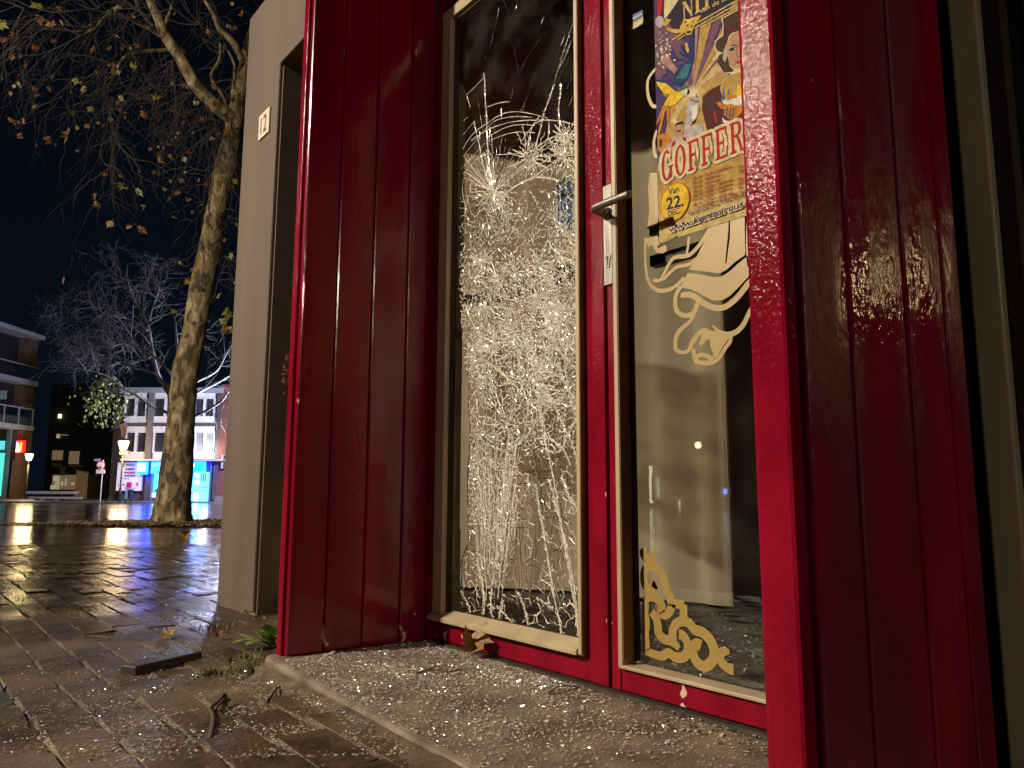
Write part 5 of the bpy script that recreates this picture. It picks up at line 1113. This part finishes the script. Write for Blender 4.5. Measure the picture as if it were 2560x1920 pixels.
for r_x in ((374, 379, 1152, 1254), (523, 527, 1152, 1254)): part(fb, 'door_frame', mat('blue_grey_frame', (.12, .16, .26), rough=.4), [r_x], DF-.1, .3)
part(fb, 'display', mat('shop_shelf_dark', (.03, .06, .10), rough=.5), [(502, 504, 1184, 1205), (507, 509, 1184, 1205), (512, 514, 1184, 1205), (505, 519, 1218, 1219.5), (505, 519, 1226, 1227.5), (386, 390, 1224, 1229)], DF+.14, .04)
part(fb, 'poster', E_WHITE, [(381, 397, 1233, 1243)], DF+.12, .04)
def tri_sign(label, u0, u1, v0, v1, wu0, wu1, wv0, wv1, main, D=DF-.7):
    t = thing('lit_sign', label, 'sign', wp(sz((u0+u1)/2, v0, D)[0], D, sz(u0, v1, D)[1]), 'blue lit shop signs')
    part(t, 'case', E_BLUE, [(u0, u1, v0, v1)], D, .35, bevel=.06); part(t, 'face', main, [(wu0, wu1, wv0, wv1)], D-.05, .045, bevel=.01); return t
t1 = tri_sign('blue lit box sign with a white panel, left of the big tree', 341, 366, 1154, 1186, 343.5, 362.5, 1158, 1178, E_WHITE)
part(t1, 'lower_band', E_CYAN, [(344, 362, 1179, 1183.5)], DF-.75, .045)
tri_sign('blue and cyan lit sign touching the left edge of the big trunk', 376, 408, 1154, 1185, 384, 406, 1158, 1179, E_CYAN)
t3 = tri_sign('blue and cyan lit sign just right of the big trunk', 474, 511, 1154, 1181, 480, 508.5, 1157.5, 1177.5, E_CYAN)
part(t3, 'emblem', E_WHITE, [(480.5, 486, 1159, 1167)], DF-.8, .04)
for k, (u, v, r, lab) in enumerate(((493, 1188, 5.5, 'uppermost'), (491, 1206, 6, 'middle'), (489, 1241, 6.5, 'lowest'))):
    b = MB(); D = DF-.2; s, z = sz(u, v, D); q = r*D/F_PX
    h = 1.0 if k < 2 else 1.7
    b.add([wp(s+q*math.cos(a)*.95, d, z+q*h*max(-.85, min(.85, math.sin(a)*1.1))) for d in (D, D+.1) for a in np.linspace(0, 2*math.pi, 17)[:-1]], [tuple(range(16)), tuple(range(31, 15, -1))]+[(i, i+16, (i+1) % 16+16, (i+1) % 16) for i in range(16)])
    b.build('lit_panel', E_WHITE, fb)
hb = thing('billboard', 'white notice board with coloured lines and a pink square behind the street lamp', 'notice board', wp(sz(323, 1227, DF-.3)[0], DF-.3, sz(323, 1227, DF)[1]))
MWB = mat('faint_glow_board', (.72, .70, .76), rough=.5, emit=(.55, .52, .70), estr=.16)  # faint glow in place of light falling on the board
part(hb, 'board', MWB, [(292, 354, 1156, 1227)], DF-.05, .2)
for nm, c, rects in (('green_line', (.10, .30, .24), [(316+k*4.3, 319+k*4.3, 1160, 1165) for k in range(5)]), ('dark_line', (.06, .05, .16), [(314+k*3.9, 317.2+k*3.9, 1171, 1174.5) for k in range(6)]), ('red_line', (.55, .05, .09), [(311+k*4.6, 314.5+k*4.6, 1179, 1184) for k in range(6)]),
                     ('blue_line', (.09, .13, .32), [(311+k*4.6, 314.8+k*4.6, 1187.5, 1191) for k in range(6)]), ('grey_mark', (.10, .09, .13), [(307, 310, 1195, 1197), (314, 315, 1193.5, 1199), (320, 321, 1193.5, 1199), (296, 297, 1209, 1213), (306, 311, 1210, 1213)]), ('pink_square', (.65, .012, .16), [(316.5, 328.5, 1205, 1219)]), ('red_emblem', (.45, .06, .05), [(341, 345, 1207, 1214)])):
    part(hb, nm, flat('board_'+nm, c), rects, DF-.09, .035, kind='stuff' if len(rects) > 1 else None)
wl = thing('wall_lamp', 'small round white lamp on the right of the shop block above the canopy', 'lamp', wp(sz(523, 1128, DF-.5)[0], DF-.5, sz(523, 1128, DF)[1]))
b = MB(); s, z = sz(523, 1128, DF-.5); b.lathe(wp(s, DF-.5, z), [(.0, -.13), (.08, -.11), (.13, -.03), (.13, .03), (.08, .11), (.0, .13)], 12); b.build('globe', glow('lamp_white', (1, .93, .75), 12), wl, smooth=True)
b = MB(); fbox(b, s-.03, s+.03, DF-.36, DF+.0, z-.03, z+.03); b.build('bracket', M['metal_dark'], wl)
point_light('bulb', wp(s, DF-.9, z), 90, (1, .92, .78), .15, wl)
gb = thing('gutter_box', 'pale blue meter cabinet on the brick wall beside the grey pillar', 'cabinet', wp(sz(556, 1172, DF-.7)[0], DF-.7, sz(556, 1172, DF)[1]))
part(gb, 'case', mat('pale_cabinet', (.45, .48, .58), rough=.4), [(553, 557.5, 1137, 1171)], DF-.8, .5); part(gb, 'side', MD, [(557.8, 562, 1139, 1170)], DF-.76, .4)

# flats with deep balconies on the left, running away from the camera
D1 = 60.0
mslab = mat('blue_lit_balcony_edge', (.55, .57, .72), (.46, .48, .62), 2, .6); mbrk = mat('brown_brick', (.22, .13, .095), (.13, .08, .06), 5, .85, bump=.3, bscale=30)  # bluish shop light put into the slab and railing colour
ft = thing('block_of_flats', 'dark block of flats with pale cantilevered balcony slabs at the left edge', 'building', wp(sz(40, 1245, D1)[0], D1, gz(-60, 0)))
for (u, vt, vb) in ((114, 841, 851), (96, 955, 966), (86, 1066, 1077)):
    s_, z1_ = sz(u, vt, D1); z0_ = sz(u, vb, D1)[1]; b = MB(); fbox(b, s_-9, s_, D1-22, D1, z0_, z1_); b.build('balcony_slab', mslab, ft)
se = sz(56, 1000, D1-2)[0]
b = MB(); fbox(b, se-9, se-1.4, D1-22, D1-1.0, -1.2, sz(100, 845, D1)[1]); b.build('wall', mat('flats_dark_wall', (.045, .045, .055), (.03, .03, .04), 1, .5), ft)
for u0, u1, v0, v1, D in ((45, 70, 846, 912, D1-1), (34, 60, 964, 1018, D1-1), (30, 50, 1076, 1246, D1-1), (-2, 12, 1076, 1150, D1-8)): part(ft, 'brick_pier', mbrk, [(u0, u1, v0, v1)], D, 1.2)
for u, v, vv in ((100, 921, 923), (90, 1024, 1027)):
    s_ = sz(u, v, D1)[0]; b = MB(); fbox(b, s_-.08, s_, D1-22, D1-.1, sz(u, vv, D1)[1], sz(u, v, D1)[1]); b.build('handrail', mslab, ft)
s_ = sz(90, 1040, D1)[0]
for k in range(8):
    b = MB(); D = D1-.3-k*1.7; fbox(b, s_-.08, s_-.01, D-.08, D, sz(90, 1066, D1)[1], sz(90, 1026, D1)[1]); b.build('railing_post', mslab, ft)
b = MB(); fbox(b, s_-.05, s_-.03, D1-22, D1-.2, sz(90, 1064, D1)[1], sz(90, 1047, D1)[1]); b.build('balcony_panel', mat('balcony_panel', (.09, .10, .14), rough=.4), ft)
part(ft, 'flat_window', glow('dim_flat_window', (.30, .40, .42), .16), [(0, 15, 976, 998)], D1-6, .1)
part(ft, 'shop_window', glow('aqua_shop_window', (.10, .75, .65), .9), [(-6, 5, 1132, 1240)], D1-9, .1); part(ft, 'shop_window', glow('aqua_shop_top', (.12, .62, .70), .9), [(-4, 10, 1102, 1124)], D1-9, .1)
part(ft, 'shop_mullion', mat('pale_mullion', (.30, .36, .34), rough=.4), [(10.5, 12, 1074, 1246), (14, 15.5, 1074, 1246), (17.5, 19, 1074, 1246), (-2, 19, 1126, 1128)], D1-8.4, .2, kind='stuff')
rs = thing('lit_sign', 'square red lit sign with a white figure on the brick pier of the flats', 'sign', wp(sz(43, 1130, D1-1.5)[0], D1-1.5, sz(43, 1130, D1)[1]))
D = D1-1.6
part(rs, 'case', glow('lit_red_sign', (1.0, .012, .02), 2.0), [(31, 56.5, 1101, 1131)], D, .35)
part(rs, 'yellow_stripe', glow('lit_yellow', (.9, .62, .02), 1.2), [(50, 54, 1105, 1128)], D-.05, .045); part(rs, 'orange_stripe', glow('lit_orange', (.95, .18, .02), 1.2), [(32.5, 36, 1110, 1128)], D-.05, .045)
b = MB(); fig = [(33, 1130), (33.5, 1121), (36.5, 1118), (37, 1110), (39, 1106), (42, 1104.5), (45, 1106), (46.5, 1110), (47, 1118), (48.5, 1122), (48.5, 1130)]
pts = [sz(u, v, D-.1) for u, v in fig]; n = len(pts); b.add([wp(s, D-.10, z) for s, z in pts]+[wp(s, D-.06, z) for s, z in pts], [tuple(range(n)), tuple(range(2*n-1, n-1, -1))]+[(i, (i+1) % n, (i+1) % n+n, i+n) for i in range(n)]); b.build('white_figure', glow('lit_white_figure', (.95, .9, .85), 2.2), rs)

# dim shop front and the dark house above it, in the gap between the two
DM = 72.0
mb_ = thing('corner_house', 'dark house with a dim shop front in the gap behind the picnic table', 'building', wp(sz(190, 1240, DM)[0], DM, gz(-70, 0)))
part(mb_, 'wall', mat('dark_house_wall', (.030, .030, .036), (.022, .022, .028), 1, .9), [(118, 300, 960, 1262)], DM+.6, 9)
IN = glow('dim_warm_interior', (.50, .32, .18), .20, (.05, .04, .03)); 
part(mb_, 'shop_window', IN, [(130, 155, 1126, 1150), (172, 196, 1128, 1160), (130, 195, 1187, 1224)], DM+.4, .15, kind='stuff')
part(mb_, 'shop_shelf', mat('dim_shelf', (.30, .22, .16), rough=.8), [(128, 152, 1158, 1166), (150, 161, 1166, 1188), (170, 206, 1163, 1167)], DM+.2, .18, kind='stuff')
part(mb_, 'display_goods', glow('glowing_goods', (.75, .60, .40), .34), [(133, 147, 1190, 1203), (137, 140, 1204, 1223), (143, 146, 1203, 1224), (162, 164.5, 1196, 1214), (126, 136, 1213, 1223), (152, 156, 1203, 1214), (178, 184, 1206, 1212)], DM+.15, .12, kind='stuff')  # goods glow in place of shop light falling on them
part(mb_, 'lit_window', glow('small_lit_window', (.95, .85, .50), 1.6), [(145, 151, 1035, 1045)], DM+.3, .2); part(mb_, 'lit_window', glow('small_warm_window', (.8, .55, .30), .35), [(141, 147, 1085, 1095)], DM+.3, .2)
part(mb_, 'wall_light', glow('dim_wall_light', (.55, .55, .55), .12), [(148, 168, 1086, 1089)], DM+.3, .2); part(mb_, 'orange_window', glow('orange_lit_window', (.85, .38, .12), .22), [(222, 246, 1192, 1224)], DM-4, .2)
kk = thing('kiosk', 'beige windowless kiosk box beside the dim shop front', 'kiosk', wp(sz(205, 1250, 62)[0], 62, gz(-60, 0)))
b = MB(); sA, sB = sz(189, 1210, 62)[0], sz(219, 1210, 62)[0]; zA, zB = sz(190, 1176, 62)[1], sz(219, 1184, 62)[1]; zg = gz(-58, 0)-.1
b.hexa([wp(sA, 62, zg), wp(sB, 62, zg), wp(sB, 65, zg), wp(sA, 65, zg), wp(sA, 62, zA), wp(sB, 62, zB), wp(sB, 65, zB), wp(sA, 65, zA)]); b.build('body', mat('beige_kiosk', (.36, .26, .20), (.30, .22, .17), 2, .7), kk)
b = MB(); b.hexa([wp(sA-.1, 61.9, zA), wp(sB+.1, 61.9, zB), wp(sB+.1, 65.1, zB), wp(sA-.1, 65.1, zA), wp(sA-.1, 61.9, zA+.12), wp(sB+.1, 61.9, zB+.12), wp(sB+.1, 65.1, zB+.12), wp(sA-.1, 65.1, zA+.12)]); b.build('roof', M['metal_dark'], kk)

# picnic table
DT = 52.0; zg = sz(120, 1258, DT)[1]
tbl = thing('picnic_table', 'long grey picnic table with benches standing on the far edge of the square', 'table', wp(sz(122, 1258, DT)[0], DT, zg))
mt = mat('weathered_table_wood', (.58, .50, .50), (.45, .40, .40), 5, .7); mtl = flat('dark_table_legs', (.03, .03, .035))
part(tbl, 'tabletop', mt, [(64, 183, 1228, 1235)], DT, .9); part(tbl, 'bench', mt, [(70, 200, 1242, 1247)], DT-.55, .35); part(tbl, 'bench', mt, [(74, 190, 1241, 1245)], DT+1.2, .35)
for u in (86, 92, 113, 120, 127, 148, 153, 179): part(tbl, 'leg', mtl, [(u, u+3.6, 1236, 1259)], DT+.2, .15)
# street lamps
def lamp(label, bu, bv, hu, hv, D, r, estr, pw, color=WARM, extra=None, light=True):
    zg_ = sz(bu, bv, D)[1]; s_b = sz(bu, bv, D)[0]; s_h, z_h = sz(hu, hv, D)
    base = wp(s_h, D, zg_); t = thing('street_lamp', label, 'street lamp', base, 'street lamps round the square')
    b = MB(); b.tube([wp(s_h, D, zg_), wp(s_h, D, zg_+.8), wp(s_h, D, zg_+.85), wp(s_h, D, z_h-r*1.3)], [.09, .08, .05, .04], 10); b.build('pole', M['metal_dark'], t, smooth=True)
    b = MB(); b.lathe(wp(s_h, D, z_h), [(.0, -r*1.3), (r*.55, -r*1.25), (r*.85, -r*.3), (r*1.05, r*.45), (r*.9, r*.6)], 14); b.build('lantern', glow('lamp_glass_warm', color, estr), t, smooth=True)
    b = MB(); b.lathe(wp(s_h, D, z_h), [(r*.9, r*.62), (r*1.35, r*.66), (r*1.0, r*.9), (r*.3, r*1.15), (.02, r*1.4)], 14); b.build('cap', M['metal_dark'], t, smooth=True)
    if light: point_light('bulb', wp(s_h, D, z_h-r*2.3), pw, color, .5, t)
    return t, s_h, zg_
lt1, sh, zg1 = lamp('lit lantern street lamp with an orange banner in front of the shop block', 299, 1255, 309, 1110, 47, .30, 8, 300, (1, .70, .34))
b = MB(); pts = [(301, 1060), (317.5, 1060), (316, 1083), (312.5, 1095), (306, 1095), (303.5, 1083)]; q = [sz(u, v, 47.1) for u, v in pts]; n = len(q)
b.add([wp(s, 47.1, z) for s, z in q]+[wp(s, 47.14, z) for s, z in q], [tuple(range(n)), tuple(range(2*n-1, n-1, -1))]+[(i, (i+1) % n, (i+1) % n+n, i+n) for i in range(n)]); b.build('banner', mat('orange_banner', (.62, .20, .05), (.5, .13, .04), 2, .6), lt1)
b = MB(); b.tube([wp(sh, 47.1, sz(309, 1100, 47)[1]), wp(sh-.1, 47.12, sz(303, 1040, 47)[1])], .03, 6); b.build('banner_pole', MP, lt1)
for u0, u1 in ((297, 305), (314, 321)): part(lt1, 'flower_basket', mat('lit_basket', (.75, .45, .22), rough=.7), [(u0, u1, 1127, 1136)], 46.9, .35, bevel=.05)
part(lt1, 'plate', flat('yellow_plate', (.45, .34, .12)), [(303.5, 311.5, 1158, 1168)], 46.8, .05)
lamp('small lit lantern street lamp beside the flats at the left edge', 64, 1240, 73, 1140, 56, .26, 8, 230, (1, .76, .34))
lamp('bright white lamp further right on the square, hidden by the grey pillar', 650, 1262, 655, 1040, 41.5, .28, 6, 6200, (.66, .71, 1.0))
# no-entry style round sign on its pole
sg = thing('traffic_sign', 'round red and white traffic sign on a white pole left of the shop block', 'traffic sign', wp(sz(249, 1256, 47.5)[0], 47.5, sz(249, 1256, 47.5)[1]))
D = 47.5; s_, zg_ = sz(250, 1256, D); b = MB(); b.tube([wp(s_, D, zg_), wp(s_, D, sz(250, 1150, D)[1])], .035, 8); b.build('pole', mat('white_pole', (.55, .55, .62), rough=.4), sg)
def disc(par, name, m, u, v, rpx, D, squash=1):
    s, z = sz(u, v, D); r = rpx*D/F_PX; b = MB(); b.add([wp(s+r*math.cos(a), d, z+r*math.sin(a)*squash) for d in (D, D+.03) for a in np.linspace(0, 2*math.pi, 21)[:-1]], [tuple(range(20)), tuple(range(39, 19, -1))]+[(i, i+20, (i+1) % 20+20, (i+1) % 20) for i in range(20)]); return b.build(name, m, par)
MSR, MSW, MSB = flat('sign_red', (.55, .04, .08)), flat('sign_white', (.68, .66, .74)), flat('sign_blue', (.20, .28, .55))
disc(sg, 'red_rim', MSR, 251, 1163, 11, D-.08); disc(sg, 'white_disc', MSW, 251, 1163.5, 9, D-.12); part(sg, 'red_bar', MSR, [(243, 254, 1166, 1170)], D-.16, .03); part(sg, 'lower_plate', MSW, [(240, 262, 1174, 1184)], D-.1, .04); part(sg, 'blue_plate', MSB, [(235, 250, 1147, 1153)], D-.06, .03)
lb = thing('litter_bin', 'dark litter bin with a pale blue side at the foot of the notice board', 'bin', wp(sz(321, 1256, 47.2)[0], 47.2, sz(321, 1256, 47.2)[1]))
part(lb, 'body', flat('bin_dark', (.03, .03, .04)), [(318, 326, 1224, 1246)], 47.1, .4); part(lb, 'side_panel', flat('bin_blue', (.25, .42, .60)), [(313, 317.8, 1224, 1247)], 47.05, .45); part(lb, 'lid', flat('bin_lid', (.5, .48, .56)), [(313, 328, 1219, 1223.5)], 47.0, .5)
for u in (311.5, 325): part(lb, 'leg', flat('bin_leg', (.02, .02, .03)), [(u, u+2.6, 1247.2, 1256)], 47.1, .1)
bo = thing('bollard', 'short white bollard at the far kerb left of the picnic table', 'bollard', wp(sz(53, 1258, 50)[0], 50, sz(53, 1258, 50)[1])); part(bo, 'post', MSW, [(50, 56, 1247, 1258)], 50, .2, bevel=.02)
# raised far pavement
b = MB(); fbox(b, -70, 40, 46.2, 80, -1.5, gz(-46, 0)+.045); b.build('pavement', mat('pale_far_paving', (.16, .135, .12), (.12, .10, .09), 3, .5), kind='structure')

# ------------------------------------------------------------------ the bare tree behind
D2 = 40.0; b2 = on_ground(440, 1262); t2 = thing('bare_tree', 'pale bare tree with a few green leaves spreading behind the big trunk', 'tree', wp(sz(442, 1262, D2)[0], D2, sz(442, 1262, D2)[1]))
def z2(x, y): return (x/2.592, 700+y/2.592)
t = MB(); limb(t, [(442, 1264), (440, 1200), (436, 1100), (432, 1010), (428, 960)], [30, 25, 23, 23, 24], D2, 12); t.build('trunk', M['bark2'], t2, smooth=True)
nodes2 = []
for pts, w, dD in (([(1110, 760), (1060, 680), (1020, 600), (985, 440), (960, 300), (900, 180), (830, 60), (790, 0), (770, -90)], [11, 11, 10, 8, 7, 6, 5, 4, 3], 1), ([(1125, 640), (1080, 570), (1000, 500), (900, 440), (800, 410), (720, 430), (650, 400)], [8, 7, 6.5, 5, 4, 3, 2], -1), ([(1085, 700), (1020, 620), (940, 585), (860, 570), (790, 530), (700, 560), (610, 550), (560, 610)], [7, 6, 5, 4.5, 4, 3.5, 3, 2], 0),
                   ([(1120, 870), (1030, 840), (960, 800), (870, 740), (780, 690), (690, 620), (620, 600)], [9, 8, 8, 7, 6, 4, 2.5], -2), ([(1160, 620), (1150, 460), (1140, 330), (1120, 220), (1050, 120), (960, 80), (900, -20)], [8, 7, 6, 5, 4, 3, 2], 1), ([(970, 260), (985, 190), (1000, 150), (1030, 60), (1040, -60)], [5, 4, 4, 3, 2], 0), ([(960, 330), (860, 260), (780, 240), (700, 230), (620, 180), (560, 120)], [5, 4, 3.5, 3, 2.5, 2], -1),
                   ([(1200, 700), (1290, 650), (1400, 590), (1460, 490), (1500, 420)], [8, 7, 6, 5, 3], 0), ([(1210, 900), (1290, 870), (1380, 820), (1440, 780), (1500, 690)], [8, 7, 6, 5, 4], -1), ([(1200, 780), (1300, 720), (1420, 660), (1520, 600)], [9, 8, 6, 5], 1), ([(870, 745), (800, 745), (770, 760)], [5, 4, 3], 0), ([(990, 480), (940, 520), (880, 470), (850, 360), (860, 260)], [4, 3, 3, 2, 2], 1)):
    b = MB(); Q = limb(b, [z2(*p) for p in pts], w, D2, 7, 4, dD); b.build('branch', M['bark2'], t2, smooth=True); nodes2 += [(q, i/len(Q)) for i, q in enumerate(Q)][len(Q)//4:]
tw2 = MB(); tips2 = []
def grow2(p, L, a0, gen, r):
    q = p.copy(); a = a0; pts = [q.copy()]; dz = R4.gauss(0, .5)
    for i in range(5):
        a += R4.gauss(0, .2); q = q+(RH*math.cos(a)+np.array([0, 0, 1])*math.sin(a)+FH*dz)*L/5; pts.append(q.copy())
        if gen < 2 and R4.random() < .75: grow2(q, L*.55, a+R4.choice((-.6, .6, .9, -.9)), gen+1, r*.65)
    tw2.tube(pts, [r*(1-.7*i/5) for i in range(6)], 3, cap=False); tips2.append(pts[-1])
cen = wp(sz(*z2(1120, 800), D2)[0], D2, sz(*z2(1120, 800), D2)[1])
for q, f_ in nodes2[::2]:
    d = q-cen; a = math.atan2(d[2], d@RH)+R4.gauss(0, .5); grow2(np.array(q), 1.5, a, 0, .018)
for k in range(26):
    u, v = z2(R4.uniform(420, 700), R4.uniform(120, 600)); p = np.array(far(u, v, D2+R4.uniform(-1, 1))); d = p-cen; grow2(p-d*.10, 1.6, math.atan2(d[2], d@RH)+R4.gauss(0, .35), 0, .014)
tw2.build('twig', mat('pale_twig', (.26, .245, .26), (.18, .17, .18), 8, .8), t2, kind='stuff')
LG = [leaf_mesh('leaf', c, mat('pale_green_leaf_%d' % i, cc, rough=.5), False) for i, (c, cc) in enumerate(((.3, (.42, .50, .17)), (.6, (.52, .58, .15)), (-.4, (.40, .46, .26))))]
n2 = 0
while n2 < 285:
    x, y = R4.gauss(690, 110), R4.gauss(800, 110)
    if y < 500 or x < 380 or y > 960 or (x > 850 and y > 830) or abs(x-690)/200+abs(y-790)/230 > 1.25+.5*math.sin(x*.05+y*.021): continue
    if x > 900 and R4.random() < .7: continue
    p = far(*z2(x, y), D2-R4.uniform(-.6, 2)); o = bpy.data.objects.new('leaf', R4.choice(LG)); COL.objects.link(o); o.parent = t2; o.location = tuple(float(c) for c in (p-np.array(t2.location)))
    s = R4.uniform(.11, .20); o.scale = (s*.75, s, s); o.rotation_euler = (math.pi/2+R4.gauss(0, .3), R4.gauss(math.pi, .3), math.atan2(FH[1], FH[0])+math.pi/2+R4.gauss(0, .6)); n2 += 1

# ------------------------------------------------------------------ the lamps and houses on this side of the square, behind the camera
def near_lamp(label, x, y, h, pw, color=WARM):
    t = thing('street_lamp', label, 'street lamp', (x, y, -.08), 'street lamps round the square'); r = .22
    b = MB(); b.tube([(x, y, -.08), (x, y, .8), (x, y, .86), (x, y, h-.35)], [.10, .09, .055, .045], 12); b.build('pole', M['metal_dark'], t, smooth=True)
    b = MB(); b.lathe((x, y, h), [(.0, -.30), (.12, -.28), (.17, .0), (.20, .12)], 14); b.build('lantern', glow('near_lamp_glass', color, 16), t, smooth=True)
    b = MB(); b.lathe((x, y, h), [(.20, .125), (.30, .13), (.2, .2), (.05, .28), (.01, .32)], 14); b.build('cap', M['metal_dark'], t, smooth=True)
    point_light('bulb', (x, y, h-.46), pw, color, .11, t)
near_lamp('tall street lamp in front of the red doorway, seen only reflected in paint and glass', -4.3, -7.0, 5.4, 4700)
near_lamp('unseen third street lamp added left of the camera to brighten the plane tree', -12.5, -7.5, 5.6, 1900)  # added out of view to light the plane tree's trunk
near_lamp('second tall street lamp further along the street, behind the camera to the right', 11.5, -7.2, 5.4, 1100)
hs = thing('terraced_house', 'dark brick house across the street with a pale lit window reflected in the poster door', 'building', (-18, -22, -.1))
b = MB(); b.box(-34, -6, -30, -22, -.3, 7.5); b.build('wall', MBk, hs)
def mirror(u, v, y): P = on(u, v, 1, GR); d = ray(u, v)*np.array([1, -1, 1]); return P+d*((y-P[1])/d[1])
def house_window(u0, u1, v0, v1, m):
    A_, B2 = mirror(u0, v0, -21.99), mirror(u1, v1, -21.99); x0, x1 = sorted((A_[0], B2[0])); z0, z1 = sorted((A_[2], B2[2])); f_ = MB()
    for r in ((x0-.12, x0, z0-.1, z1+.1), (x1, x1+.12, z0-.1, z1+.1), (x0, x1, z1, z1+.1), (x0, x1, z0-.1, z0)): f_.box(r[0], r[1], -21.995, -21.86, r[2], r[3])
    fo = f_.build('window', MW, hs); b = MB(); b.box(x0+.001, x1-.001, -21.99, -21.95, z0+.001, z1-.001); b.build('pane', m, fo)
house_window(1611, 1638, 1165, 1258, glow('pale_green_window', (.80, .88, .50), 7)); house_window(1640, 1655, 1195, 1245, glow('dim_green_window', (.55, .62, .38), 2)); house_window(1700, 1707, 1250, 1290, glow('slit_window', (.8, .75, .5), 4)); house_window(1615, 1632, 1290, 1298, glow('low_window', (.7, .8, .6), 6)); house_window(1811, 1823, 1222, 1236, glow('blue_window', (.1, .25, 1), 10))
b = MB(); b.prism([(-34.3, -30.2), (-5.7, -30.2), (-5.7, -21.7), (-34.3, -21.7)], 7.5, 7.9); b.build('roof', M['metal_dark'], hs)
q = mirror(1745, 1113, -21.7)
wl2 = thing('wall_lamp', 'small round lamp on the brick house across the street, mirrored in the poster door', 'lamp', (float(q[0]), -21.7, float(q[2])))
b = MB(); b.lathe(tuple(q), [(.0, -.13), (.09, -.10), (.13, -.02), (.12, .05), (.07, .11), (.0, .13)], 12); b.build('globe', glow('mirrored_lamp', (1, .86, .58), 9), wl2, smooth=True)
b = MB(); b.box(q[0]-.03, q[0]+.03, -21.999, -21.80, q[2]-.03, q[2]+.03); b.build('bracket', M['metal_dark'], wl2)
